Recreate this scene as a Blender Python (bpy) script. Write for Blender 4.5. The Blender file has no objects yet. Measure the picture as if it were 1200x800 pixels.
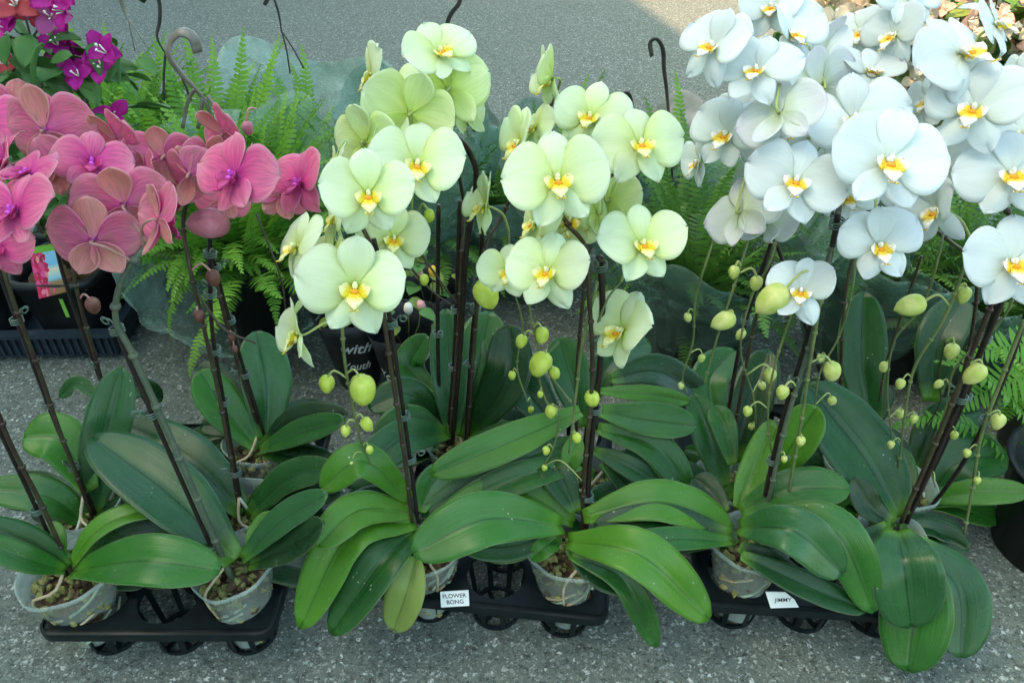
import bpy, math, random
import numpy as np
from mathutils import Vector, Matrix, noise as mnoise
R = math.radians
random.seed(7)
S = bpy.context.scene
COL = S.collection

# ---------------------------------------------------------------- camera, world, sun
PITCH = 36.0; F = 880.0; CH = 1.0
cam = bpy.data.cameras.new("camera"); camo = bpy.data.objects.new("camera", cam); COL.objects.link(camo)
camo.location = (0, 0, CH); camo.rotation_euler = (R(90 - PITCH), 0, 0)
cam.sensor_width = 36; cam.lens = 36 * F / 1200; cam.clip_start = 0.01; cam.clip_end = 500
S.camera = camo
SUN_EL = 50.0
sdir = Vector((1, 0.18, 0)).normalized()                  # horizontal travel of the light
ldir = Vector((sdir.x * math.cos(R(SUN_EL)), sdir.y * math.cos(R(SUN_EL)), -math.sin(R(SUN_EL))))
w = bpy.data.worlds.new("World"); S.world = w; w.use_nodes = True
nt = w.node_tree; bg = nt.nodes["Background"]
sky = nt.nodes.new("ShaderNodeTexSky"); sky.sky_type = 'NISHITA'; sky.sun_disc = False
sky.sun_elevation = R(SUN_EL); tosun = -ldir
sky.sun_rotation = math.atan2(tosun.x, tosun.y)
sky.air_density = 1.0; sky.dust_density = 2.5; sky.ozone_density = 0.6
tint = nt.nodes.new("ShaderNodeMix"); tint.data_type = 'RGBA'; tint.blend_type = 'MULTIPLY'; tint.inputs[0].default_value = 1; tint.inputs[7].default_value = (1.02, 1.04, .82, 1)
nt.links.new(sky.outputs[0], tint.inputs[6]); nt.links.new(tint.outputs[2], bg.inputs[0]); bg.inputs[1].default_value = 0.15
sl = bpy.data.lights.new("sun", 'SUN'); sl.energy = 2.2; sl.angle = R(0.5); sl.color = (1, 0.62, 0.38)
so = bpy.data.objects.new("sun", sl); COL.objects.link(so); so.rotation_euler = ldir.to_track_quat('-Z', 'Y').to_euler()
S.view_settings.view_transform = 'Standard'; S.view_settings.look = 'None'
S.view_settings.exposure = 2.3; S.view_settings.gamma = 1
S.cycles.transparent_max_bounces = 16; S.cycles.max_bounces = 8
S.cycles.use_denoising = True

CP, SP = math.cos(R(PITCH)), math.sin(R(PITCH))
def at(px, py, Y):
    """the point on the ray of a picture point at forward distance Y (metres)"""
    a = (px - 600) / F; b = (400 - py) / F
    d = Vector((a, CP + b * SP, -SP + b * CP)); return Vector((0, 0, CH)) + d * (Y / d.y)
def atz(px, py, z):
    a = (px - 600) / F; b = (400 - py) / F
    d = Vector((a, CP + b * SP, -SP + b * CP)); return Vector((0, 0, CH)) + d * ((z - CH) / d.z)
def zd(p): return p.y * CP + (CH - p.z) * SP
def mpp(p): return zd(p) / F                               # metres per picture pixel at p

# ---------------------------------------------------------------- materials
def mat(name, base=(.5,.5,.5), rough=.5, spec=.5, metal=0, trans=0, ior=1.45, sss=0, coat=0):
    m = bpy.data.materials.new(name); m.use_nodes = True; n = m.node_tree
    b = n.nodes["Principled BSDF"]; b.inputs['Base Color'].default_value = (*base, 1)
    b.inputs['Roughness'].default_value = rough; b.inputs['Specular IOR Level'].default_value = spec
    b.inputs['Metallic'].default_value = metal; b.inputs['Transmission Weight'].default_value = trans
    b.inputs['IOR'].default_value = ior; b.inputs['Coat Weight'].default_value = coat
    if sss:
        b.inputs['Subsurface Weight'].default_value = sss; b.inputs['Subsurface Scale'].default_value = .004
        b.inputs['Subsurface Radius'].default_value = (1, 1, .7)
    return m, n, b
class NG:
    def __init__(s, n): s.n = n
    def node(s, t, **k):
        x = s.n.nodes.new(t)
        for a, v in k.items(): setattr(x, a, v)
        return x
    def link(s, a, b): s.n.links.new(a, b)
    def mathn(s, op, a, b=None, c=None):
        x = s.node('ShaderNodeMath', operation=op)
        for i, v in enumerate((a, b, c)):
            if v is None: continue
            if hasattr(v, 'is_output'): s.link(v, x.inputs[i])
            else: x.inputs[i].default_value = v
        return x.outputs[0]
    def ramp(s, fac, stops, interp='LINEAR'):
        x = s.node('ShaderNodeValToRGB'); cr = x.color_ramp; cr.interpolation = interp
        while len(cr.elements) < len(stops): cr.elements.new(.5)
        for e, (p, c) in zip(cr.elements, stops):
            e.position = p; e.color = (*c, 1) if len(c) == 3 else c
        s.link(fac, x.inputs[0]); return x.outputs[0]
    def mix(s, fac, a, b, mode='MIX'):
        x = s.node('ShaderNodeMix', data_type='RGBA', blend_type=mode)
        for i, v in ((0, fac), (6, a), (7, b)):
            if hasattr(v, 'is_output'): s.link(v, x.inputs[i])
            elif i == 0: x.inputs[0].default_value = v
            else: x.inputs[i].default_value = (*v, 1)
        return x.outputs[2]
    def noise(s, vec, scale, detail=2, rough=.5):
        x = s.node('ShaderNodeTexNoise'); x.inputs['Scale'].default_value = scale
        x.inputs['Detail'].default_value = detail; x.inputs['Roughness'].default_value = rough
        if vec is not None: s.link(vec, x.inputs['Vector'])
        return x.outputs[0]
    def coord(s, k): return s.node('ShaderNodeTexCoord').outputs[k]
    def uv(s):
        x = s.node('ShaderNodeSeparateXYZ'); s.link(s.coord('UV'), x.inputs[0]); return x.outputs[0], x.outputs[1]
    def comb(s, a, b, c=0.0):
        x = s.node('ShaderNodeCombineXYZ')
        for i, v in enumerate((a, b, c)):
            if hasattr(v, 'is_output'): s.link(v, x.inputs[i])
            else: x.inputs[i].default_value = v
        return x.outputs[0]
    def rnd(s): return s.node('ShaderNodeObjectInfo').outputs['Random']
    def bump(s, h, strength, dist, b):
        x = s.node('ShaderNodeBump'); x.inputs['Strength'].default_value = strength; x.inputs['Distance'].default_value = dist
        s.link(h, x.inputs['Height']); s.link(x.outputs[0], b.inputs['Normal'])

def leaf_mat(name, a, b_, rough=.38, pale=(.16,.24,.08)):
    m, n, b = mat(name, a, rough, .45); g = NG(n)
    u, v = g.uv(); av = g.mathn('ABSOLUTE', g.mathn('SUBTRACT', v, .5))
    obj = g.coord('Object')
    big = g.noise(obj, 14, 3); r = g.rnd()
    c = g.mix(g.ramp(g.mathn('ADD', g.mathn('MULTIPLY', big, .7), g.mathn('MULTIPLY', r, .45)), [(.35, (0,0,0)), (.8, (1,1,1))]), a, b_)
    # lengthwise fibres
    fib = g.noise(g.comb(g.mathn('MULTIPLY', u, 2.5), g.mathn('MULTIPLY', v, 60), r), 1.0, 2)
    c = g.mix(g.ramp(fib, [(.4, (0,0,0)), (.7, (.16,)*3)]), c, pale)
    # midrib and pale edge
    c = g.mix(g.ramp(av, [(0, (.8,.8,.8)), (.022, (0,0,0))]), c, tuple(x * .3 for x in a))
    c = g.mix(g.ramp(av, [(.482, (0,0,0)), (.5, (.75,.75,.75))]), c, pale)
    c = g.mix(g.ramp(u, [(0, (.75,.75,.75)), (.16, (0,0,0))]), c, (.10,.24,.02))
    scar = g.noise(obj, 9, 5, .75); c = g.mix(g.ramp(scar, [(.66, (0,0,0)), (.72, (.5,.5,.5))]), c, (.10,.15,.03))
    dust = g.noise(obj, 5.5, 6, .7); c = g.mix(g.ramp(dust, [(.52, (0,0,0)), (.8, (.10,.10,.10))]), c, (.30,.36,.26))
    # specks
    sp = g.node('ShaderNodeTexVoronoi'); sp.inputs['Scale'].default_value = 110; g.link(obj, sp.inputs['Vector'])
    c = g.mix(g.mathn('MULTIPLY', g.ramp(sp.outputs['Distance'], [(.1, (1,1,1)), (.16, (0,0,0))]),
                      g.ramp(g.noise(obj, 22, 1), [(.62, (0,0,0)), (.7, (.6,.6,.6))])), c, (.5,.55,.45))
    g.link(c, b.inputs['Base Color'])
    rr = g.noise(obj, 11, 6, .7); g.link(g.ramp(rr, [(.32, (rough-.09,)*3), (.72, (rough+.14,)*3)]), b.inputs['Roughness'])
    g.bump(g.mathn('ADD', fib, g.mathn('MULTIPLY', big, .6)), .25, .0015, b)
    return m
M = {}
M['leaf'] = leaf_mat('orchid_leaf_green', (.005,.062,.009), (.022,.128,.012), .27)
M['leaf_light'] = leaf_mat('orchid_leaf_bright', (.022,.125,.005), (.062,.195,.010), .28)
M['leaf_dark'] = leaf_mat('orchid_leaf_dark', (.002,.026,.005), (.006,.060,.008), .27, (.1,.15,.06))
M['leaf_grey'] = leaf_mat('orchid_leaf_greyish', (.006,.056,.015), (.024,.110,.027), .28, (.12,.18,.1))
M['leaf_yellow'] = leaf_mat('orchid_leaf_yellowish', (.1,.19,.03), (.16,.24,.05), .45, (.3,.3,.1))

def petal_mat(name, stops, vein=None, veinamt=.3, rough=.5, edge=None, tr=.42, blotch=None):
    m, n, b = mat(name, stops[-1][1], rough, .3); g = NG(n)
    u, v = g.uv(); av = g.mathn('ABSOLUTE', g.mathn('SUBTRACT', v, .5))
    c = g.ramp(u, stops)
    r = g.rnd()
    if vein:
        f = g.noise(g.comb(g.mathn('MULTIPLY', u, 2.2), g.mathn('MULTIPLY', v, 26), g.mathn('MULTIPLY', r, 9)), 1.0, 4, .6)
        c = g.mix(g.mathn('MULTIPLY', g.ramp(f, [(.42, (0,0,0)), (.62, (1,1,1))]), veinamt), c, vein)
        g.bump(f, .35, .001, b)
    if blotch:
        bl = g.noise(g.comb(g.mathn('MULTIPLY', u, 3), g.mathn('MULTIPLY', v, 3), g.mathn('MULTIPLY', r, 7)), 1.0, 2)
        c = g.mix(g.ramp(bl, [(.45, (0,0,0)), (.7, (.7,.7,.7))]), c, blotch)
    if edge:
        e = g.mathn('MAXIMUM', g.ramp(av, [(.40, (0,0,0)), (.5, (.6,.6,.6))]), g.ramp(u, [(.90, (0,0,0)), (1, (.6,.6,.6))]))
        c = g.mix(e, c, edge)
    hs = g.node('ShaderNodeHueSaturation'); g.link(c, hs.inputs['Color'])
    g.link(g.mathn('MULTIPLY_ADD', r, .14, .93), hs.inputs['Value']); c = hs.outputs[0]
    g.link(c, b.inputs['Base Color'])
    t = g.node('ShaderNodeBsdfTranslucent'); g.link(c, t.inputs[0])
    ms = g.node('ShaderNodeMixShader'); ms.inputs[0].default_value = tr
    out = n.nodes['Material Output']; g.link(b.outputs[0], ms.inputs[1]); g.link(t.outputs[0], ms.inputs[2]); g.link(ms.outputs[0], out.inputs[0])
    return m
M['white_f'] = petal_mat('white_petal', [(0,(.76,.88,.55)),(.12,(.86,.93,.92)),(1,(.87,.94,.96))], (.74,.8,.84), .28)
M['white_b'] = petal_mat('white_petal_back', [(0,(.6,.7,.4)),(.35,(.8,.85,.78)),(1,(.82,.8,.86))], (.66,.62,.72), .25)
M['cream_f'] = petal_mat('cream_petal', [(0,(.64,.78,.10)),(.2,(.80,.90,.46)),(.5,(.84,.93,.68)),(1,(.85,.94,.79))], (.7,.82,.5), .3)
M['cream_b'] = petal_mat('cream_petal_back', [(0,(.60,.74,.10)),(.4,(.76,.86,.40)),(1,(.82,.90,.62))], (.55,.68,.28), .35)
M['pink_f'] = petal_mat('pink_petal', [(0,(.70,.03,.42)),(.25,(.84,.12,.38)),(.7,(.88,.24,.42)),(1,(.90,.40,.52))], (.45,.05,.2), .42, edge=(.9,.5,.6), tr=.4)
M['pink_b'] = petal_mat('pink_petal_back', [(0,(.70,.18,.32)),(.3,(.66,.25,.24)),(1,(.72,.34,.30))], (.42,.12,.14), .45, edge=(.78,.42,.42), tr=.3, blotch=(.50,.27,.2))
M['pink_pb'] = petal_mat('pink_petal_reverse', [(0,(.80,.12,.42)),(.4,(.88,.23,.42)),(1,(.90,.38,.48))], (.45,.08,.2), .5, edge=(.84,.42,.5), tr=.38, blotch=(.58,.26,.26))
def lip_mat(name, a, b_, spot):
    m, n, b = mat(name, a, .4, .4); g = NG(n); u, v = g.uv()
    c = g.ramp(u, [(0, spot), (.16, a), (.42, a), (.66, b_)])
    f = g.noise(g.coord('UV'), 9, 2); c = g.mix(g.ramp(f, [(.52, (0,0,0)), (.62, (.5,.5,.5))]), c, spot)
    g.link(c, b.inputs['Base Color']); return m
M['lip_cream'] = lip_mat('cream_lip', (.72,.62,.03), (.8,.84,.4), (.62,.24,.01))
M['lip_white'] = lip_mat('white_lip', (.8,.6,.04), (.86,.88,.86), (.62,.25,.01))
M['lip_pink'] = lip_mat('pink_lip', (.38,.02,.12), (.5,.04,.2), (.2,.01,.08))
M['col_cream'] = mat('cream_column', (.82,.85,.5), .35)[0]
M['col_white'] = mat('white_column', (.86,.88,.86), .35)[0]
M['col_pink'] = mat('pink_column', (.62,.08,.60), .35)[0]
M['callus'] = mat('orange_callus', (.75,.3,.01), .4)[0]
def noisy(name, a, b_, scale, rough=.5, bump=.3, dist=.001, spec=.5):
    m, n, b = mat(name, a, rough, spec); g = NG(n); f = g.noise(g.coord('Object'), scale, 4, .6)
    g.link(g.mix(g.ramp(f, [(.35, (0,0,0)), (.68, (1,1,1))]), a, b_), b.inputs['Base Color']); g.bump(f, bump, dist, b); return m
M['bud'] = noisy('green_bud', (.42,.55,.05), (.62,.7,.14), 60, .42)
M['bud_white'] = noisy('pale_bud', (.42,.52,.10), (.66,.66,.26), 60, .42)
M['bud_pink'] = noisy('pink_bud', (.4,.12,.16), (.55,.2,.28), 60, .42)
M['bud_dark'] = noisy('shrivelled_bud', (.1,.03,.03), (.2,.09,.06), 80, .55)
M['pedicel'] = noisy('pedicel_green', (.28,.36,.09), (.45,.5,.2), 80, .45)
M['pedicel_pink'] = noisy('pedicel_pink', (.4,.18,.18), (.5,.3,.25), 80, .45)
M['spike'] = noisy('spike_brown_green', (.035,.014,.014), (.05,.05,.022), 40, .4)
M['spike_green'] = noisy('spike_green', (.09,.13,.05), (.16,.2,.07), 40, .42)
M['spike_grey'] = noisy('spike_grey_green', (.06,.085,.06), (.1,.12,.08), 40, .5)
M['stake'] = noisy('dark_plastic_stake', (.010,.007,.007), (.028,.016,.014), 60, .32)
M['wire'] = mat('green_grey_wire', (.10,.15,.12), .35, .5, .2)[0]
M['black'] = noisy('black_tray_plastic', (.004,.007,.008), (.009,.014,.016), 25, .36, .1, spec=.3)
M['black_matt'] = noisy('black_pot_plastic', (.008,.010,.012), (.02,.024,.028), 12, .42, .15)
M['crate'] = noisy('blue_black_crate_plastic', (.012,.022,.034), (.025,.04,.055), 10, .35, .1)
M['bark'] = noisy('bark_chips', (.045,.025,.012), (.16,.10,.05), 70, .8, .6, .002)
M['moss'] = noisy('moss', (.12,.13,.03), (.34,.32,.12), 90, .9, .6, .002)
M['root'] = noisy('aerial_root', (.30,.40,.28), (.55,.60,.48), 50, .6, .3)
M['root_tan'] = noisy('dry_root', (.42,.33,.18), (.6,.52,.35), 50, .6, .3)
M['tag'] = mat('white_tag_plastic', (.82,.86,.86), .4)[0]
M['ink'] = mat('black_ink', (.02,.02,.03), .6)[0]
M['white_ink'] = mat('white_ink', (.8,.85,.85), .5)[0]
M['hanger'] = noisy('grey_hanger_plastic', (.13,.12,.10), (.24,.22,.18), 30, .35, .1)
M['hanger_dark'] = noisy('dark_hanger_plastic', (.03,.028,.026), (.08,.07,.065), 30, .35, .1)
def film(name, col, alpha, rough=.28, cr=.5):
    m, n, b = mat(name, col, rough, .7); g = NG(n); co = g.coord('Object')
    t = g.node('ShaderNodeBsdfTransparent'); t.inputs[0].default_value = (.93,.97,.95,1)
    wv = g.node('ShaderNodeVectorMath', operation='ADD'); nz = g.node('ShaderNodeTexNoise'); nz.inputs['Scale'].default_value = 9; g.link(co, nz.inputs['Vector'])
    ws = g.node('ShaderNodeVectorMath', operation='SCALE'); ws.inputs['Scale'].default_value = .12; g.link(nz.outputs['Color'], ws.inputs[0]); g.link(co, wv.inputs[0]); g.link(ws.outputs[0], wv.inputs[1])
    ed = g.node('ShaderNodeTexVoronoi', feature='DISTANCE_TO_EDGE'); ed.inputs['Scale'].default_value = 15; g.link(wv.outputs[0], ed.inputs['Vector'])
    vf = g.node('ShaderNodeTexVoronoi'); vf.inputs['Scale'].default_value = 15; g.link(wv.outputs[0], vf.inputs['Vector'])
    crease = g.mathn('MULTIPLY', g.ramp(ed.outputs['Distance'], [(0, (1,1,1)), (.05, (0,0,0))]), g.ramp(g.noise(co, 11, 3), [(.45, (0,0,0)), (.65, (1,1,1))]))  # whitened film creases; the paler colour also paints in streak highlights
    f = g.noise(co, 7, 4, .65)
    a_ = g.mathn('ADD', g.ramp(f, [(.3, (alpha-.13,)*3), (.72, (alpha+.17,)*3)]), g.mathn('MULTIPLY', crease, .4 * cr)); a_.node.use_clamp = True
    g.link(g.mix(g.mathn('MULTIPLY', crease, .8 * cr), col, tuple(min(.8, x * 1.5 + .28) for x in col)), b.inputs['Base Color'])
    ms = g.node('ShaderNodeMixShader'); g.link(a_, ms.inputs[0])
    out = n.nodes['Material Output']; g.link(t.outputs[0], ms.inputs[1]); g.link(b.outputs[0], ms.inputs[2]); g.link(ms.outputs[0], out.inputs[0])
    g.bump(g.mathn('ADD', g.mathn('MULTIPLY', vf.outputs['Distance'], cr), g.mathn('MULTIPLY', g.noise(co, 18, 4, .65), .5)), .8, .022 if cr > .2 else .003, b)
    return m
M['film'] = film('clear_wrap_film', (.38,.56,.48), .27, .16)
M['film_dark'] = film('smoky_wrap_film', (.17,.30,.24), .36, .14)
M['film_pink'] = film('pinkish_wrap_film', (.52,.46,.42), .5, .35)
M['potplastic'] = film('clear_pot_plastic', (.50,.60,.55), .42, .16, cr=.0)
M['fern'] = None
def green(name, a, b_, tr=.25, rough=.5):
    m, n, b = mat(name, a, rough, .35); g = NG(n)
    f = g.mathn('ADD', g.mathn('MULTIPLY', g.rnd(), .6), g.mathn('MULTIPLY', g.noise(g.coord('Object'), 18, 3), .5))
    c = g.mix(g.ramp(f, [(.25, (0,0,0)), (.85, (1,1,1))]), a, b_); g.link(c, b.inputs['Base Color'])
    t = g.node('ShaderNodeBsdfTranslucent'); g.link(c, t.inputs[0])
    ms = g.node('ShaderNodeMixShader'); ms.inputs[0].default_value = tr
    out = n.nodes['Material Output']; g.link(b.outputs[0], ms.inputs[1]); g.link(t.outputs[0], ms.inputs[2]); g.link(ms.outputs[0], out.inputs[0])
    return m
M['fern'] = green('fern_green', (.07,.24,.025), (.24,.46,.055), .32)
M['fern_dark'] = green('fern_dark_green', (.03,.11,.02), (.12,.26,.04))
M['shrub_leaf'] = green('shrub_leaf_green', (.05,.16,.035), (.13,.29,.08))
M['shrub_light'] = green('yellow_green_leaf', (.13,.22,.04), (.26,.34,.07))
M['twig'] = noisy('brown_twig', (.06,.05,.03), (.14,.13,.08), 50, .7)
M['brac_magenta'] = green('magenta_bract', (.48,.01,.30), (.68,.03,.42), .4)
M['brac_pink'] = green('pink_bract', (.62,.14,.42), (.75,.26,.5), .4)
M['brac_red'] = green('red_bract', (.5,.04,.08), (.6,.12,.12), .4)
M['brac_cream'] = green('cream_bract', (.62,.54,.40), (.82,.74,.56), .4)
M['brac_peach'] = green('peach_bract', (.74,.46,.36), (.84,.64,.48), .4)
M['white_small'] = mat('small_white_flower', (.85,.83,.72), .5)[0]
M['rose'] = mat('rosebud_pink', (.75,.36,.36), .5)[0]
M['rose_yellow'] = mat('rosebud_yellow', (.75,.5,.05), .5)[0]

# ---------------------------------------------------------------- mesh helpers
def mesh(name, V, Fc, mats, mi=None, uv=None, smooth=True):
    me = bpy.data.meshes.new(name)
    me.from_pydata([tuple(v) for v in V], [], [tuple(f) for f in Fc])
    for m in mats: me.materials.append(M[m] if isinstance(m, str) else m)
    if mi is not None: me.polygons.foreach_set('material_index', list(mi))
    me.polygons.foreach_set('use_smooth', [smooth] * len(Fc))
    if uv is not None:
        l = me.uv_layers.new(name='UVMap'); a = np.asarray(uv, dtype=np.float32)
        idx = np.empty(len(me.loops), dtype=np.int32); me.loops.foreach_get('vertex_index', idx)
        l.data.foreach_set('uv', a[idx].ravel())
    me.update(); return me
class MB:
    def __init__(s): s.V = []; s.F = []; s.M = []; s.U = []
    def add(s, V, Fc, mi=0, uv=None):
        o = len(s.V); s.V += [tuple(v) for v in V]; s.F += [tuple(i + o for i in f) for f in Fc]
        s.M += (list(mi) if isinstance(mi, (list, tuple)) else [mi] * len(Fc)); s.U += (list(uv) if uv is not None else [(0.5, 0.5)] * len(V)); return s
    def box(s, c, d, mi=0, mx=None):
        x, y, z = d[0] / 2, d[1] / 2, d[2] / 2
        V = [Vector((sx * x, sy * y, sz * z)) for sx in (-1, 1) for sy in (-1, 1) for sz in (-1, 1)]
        if mx is not None: V = [mx @ v for v in V]
        V = [v + Vector(c) for v in V]
        return s.add(V, [(0,1,3,2),(4,6,7,5),(0,4,5,1),(2,3,7,6),(0,2,6,4),(1,5,7,3)], mi)
    def tube(s, pts, r, seg=8, mi=0, cap=True, flat=1.0):
        P = [Vector(p) for p in pts]; n = len(P)
        rs = r if isinstance(r, (list, tuple)) else [r] * n
        V = []; U = []; ref = None
        for i in range(n):
            t = (P[min(i + 1, n - 1)] - P[max(i - 1, 0)]).normalized()
            if ref is None: ref = t.orthogonal().normalized()
            ref = (ref - t * ref.dot(t)).normalized(); b = t.cross(ref)
            for k in range(seg):
                a = 2 * math.pi * k / seg
                V.append(P[i] + (ref * math.cos(a) + b * math.sin(a) * flat) * rs[i]); U.append((i / (n - 1), k / seg))
        Fc = [(i * seg + k, i * seg + (k + 1) % seg, (i + 1) * seg + (k + 1) % seg, (i + 1) * seg + k) for i in range(n - 1) for k in range(seg)]
        if cap: Fc += [tuple(reversed(range(seg))), tuple((n - 1) * seg + k for k in range(seg))]
        return s.add(V, Fc, mi, U)
    def lathe(s, prof, seg=32, mi=0, c=(0, 0, 0), jitter=None):
        V = []; n = len(prof)
        for i, (r, z) in enumerate(prof):
            for k in range(seg):
                a = 2 * math.pi * k / seg; rr = r + (jitter(a, z) if jitter else 0)
                V.append((c[0] + rr * math.cos(a), c[1] + rr * math.sin(a), c[2] + z))
        Fc = [(i * seg + k, i * seg + (k + 1) % seg, (i + 1) * seg + (k + 1) % seg, (i + 1) * seg + k) for i in range(n - 1) for k in range(seg)]
        return s.add(V, Fc, mi, [(i / max(1, n - 1), k / seg) for i in range(n) for k in range(seg)])
    def blob(s, c, r, mi=0, seg=8, ring=6, jit=0, mx=None):
        V = []; c = Vector(c); r = Vector(r) if hasattr(r, '__len__') else Vector((r, r, r))
        for i in range(ring + 1):
            ph = math.pi * i / ring
            for k in range(seg):
                a = 2 * math.pi * k / seg; j = 1 + random.uniform(-jit, jit)
                v = Vector((r.x * math.sin(ph) * math.cos(a) * j, r.y * math.sin(ph) * math.sin(a) * j, r.z * math.cos(ph) * j))
                V.append((mx @ v if mx is not None else v) + c)
        Fc = [(i * seg + k, (i + 1) * seg + k, (i + 1) * seg + (k + 1) % seg, i * seg + (k + 1) % seg) for i in range(ring) for k in range(seg)]
        return s.add(V, Fc, mi, [(i / ring, k / seg) for i in range(ring + 1) for k in range(seg)])
    def sheet(s, P, th, mf=0, mb=None, U=None):
        """closed thin sheet from grid P[nu,nv,3], thickness th, front/back materials"""
        P = np.asarray(P, dtype=float); nu, nv, _ = P.shape
        du = np.gradient(P, axis=0); dv = np.gradient(P, axis=1); N = np.cross(du, dv)
        L = np.linalg.norm(N, axis=2, keepdims=True); L[L < 1e-12] = 1; N /= L
        A = (P + N * th / 2).reshape(-1, 3); B = (P - N * th / 2).reshape(-1, 3); n = nu * nv
        V = np.concatenate([A, B]).tolist(); Fc = []; mi = []; mb = mf if mb is None else mb
        for i in range(nu - 1):
            for j in range(nv - 1):
                a = i * nv + j; q = (a, a + nv, a + nv + 1, a + 1); Fc.append(q); mi.append(mf); Fc.append(tuple(x + n for x in reversed(q))); mi.append(mb)
        def rim(a, b): Fc.append((a, b, b + n, a + n)); mi.append(mf)
        for j in range(nv - 1): rim(j, j + 1); rim((nu - 1) * nv + j + 1, (nu - 1) * nv + j)
        for i in range(nu - 1): rim((i + 1) * nv, i * nv); rim(i * nv + nv - 1, (i + 1) * nv + nv - 1)
        uu = [(i / (nu - 1), j / (nv - 1)) for i in range(nu) for j in range(nv)]
        return s.add(V, Fc, mi, uu + uu)
    def mesh(s, name, mats, smooth=True): return mesh(name, s.V, s.F, mats, s.M, s.U, smooth)
def obj(name, me, parent=None, mx=None):
    o = bpy.data.objects.new(name, me); COL.objects.link(o)
    if parent: o.parent = parent
    if mx is not None: o.matrix_basis = mx
    return o
def tag(o, label=None, cat=None, group=None, kind=None):
    for k, v in (('label', label), ('category', cat), ('group', group), ('kind', kind)):
        if v: o[k] = v
    return o
def empty(name, loc, label, cat, group=None, rz=0):
    o = bpy.data.objects.new(name, None); COL.objects.link(o); o.location = loc; o.rotation_euler = (0, 0, rz)
    o.empty_display_size = .05; return tag(o, label, cat, group)
def local(root):                                            # world -> thing space (thing unrotated unless rz)
    return Matrix.LocRotScale(root.location, root.rotation_euler, None).inverted()
def spline(pts, n):
    P = [Vector(p) for p in pts]; out = []
    if len(P) == 2: return [P[0].lerp(P[1], i / (n - 1)) for i in range(n)]
    for i in range(n):
        t = i / (n - 1) * (len(P) - 1); k = min(int(t), len(P) - 2); f = t - k
        p1, p2 = P[k], P[k + 1]; p0 = P[k - 1] if k > 0 else p1 * 2 - p2; p3 = P[k + 2] if k + 2 < len(P) else p2 * 2 - p1
        out.append(.5 * ((2 * p1) + (p2 - p0) * f + (2 * p0 - 5 * p1 + 4 * p2 - p3) * f * f + (3 * p1 - p0 - 3 * p2 + p3) * f ** 3))
    return out

# ---------------------------------------------------------------- the setting: ground and an added sun blocker that shades it
def asphalt():
    m, n, b = mat('asphalt', (.1,.1,.1), 1.0, .0); g = NG(n); co = g.coord('Object')
    wz = g.node('ShaderNodeMapping'); g.link(co, wz.inputs[0])
    big = g.noise(co, 2.6, 6, .7); mid = g.noise(co, 45, 3, .6)
    base = g.mix(big, (.135,.16,.135), (.215,.245,.21))
    base = g.mix(g.ramp(mid, [(.35, (.0,.0,.0)), (.7, (.55,.55,.55))]), base, (.085,.10,.084))
    hs = None
    for sc, amt, thr in ((150, .85, .50), (105, .8, .42), (290, .75, .46)):
        vo = g.node('ShaderNodeTexVoronoi', feature='F1'); vo.inputs['Scale'].default_value = sc; vo.inputs['Randomness'].default_value = 1
        dis = g.node('ShaderNodeVectorMath', operation='ADD'); nz = g.node('ShaderNodeTexNoise'); nz.inputs['Scale'].default_value = sc * 1.7; g.link(co, nz.inputs['Vector'])
        sc_ = g.node('ShaderNodeVectorMath', operation='SCALE'); sc_.inputs['Scale'].default_value = 1.5 / sc; g.link(nz.outputs['Color'], sc_.inputs[0])
        g.link(co, dis.inputs[0]); g.link(sc_.outputs[0], dis.inputs[1]); g.link(dis.outputs[0], vo.inputs['Vector'])
        sepc = g.node('ShaderNodeSeparateColor'); g.link(vo.outputs['Color'], sepc.inputs[0])
        stone = g.ramp(sepc.outputs[0], [(0, (.06,.07,.06)), (.3, (.17,.195,.17)), (.7, (.30,.33,.295)), (.92, (.50,.54,.49)), (1, (.78,.81,.77))])
        mask = g.mathn('MULTIPLY', g.ramp(vo.outputs['Distance'], [(thr - .1, (1,1,1)), (thr + .06, (0,0,0))]), g.ramp(sepc.outputs[1], [(.38, (0,0,0)), (.48, (amt,)*3)]))
        base = g.mix(mask, base, stone); hs = mask if hs is None else g.mathn('ADD', hs, mask)
    g.link(base, b.inputs['Base Color'])
    g.bump(g.mathn('ADD', hs, g.mathn('MULTIPLY', mid, 1.2)), .8, .0025, b)
    return m
M['asphalt'] = asphalt()
n = 40; V = []; Fc = []
for i in range(n + 1):
    for j in range(n + 1):
        a = (i / n * 2 - 1); c_ = (j / n * 2 - 1); x = math.copysign(abs(a) ** 3, a) * 60; y = math.copysign(abs(c_) ** 3, c_) * 60 + 2
        V.append((x, y, 0))
Fc = [(i*(n+1)+j, (i+1)*(n+1)+j, (i+1)*(n+1)+j+1, i*(n+1)+j+1) for i in range(n) for j in range(n)]
tag(obj('ground', mesh('ground', V, Fc, ['asphalt'])), 'grey asphalt yard', kind='structure')
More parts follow.
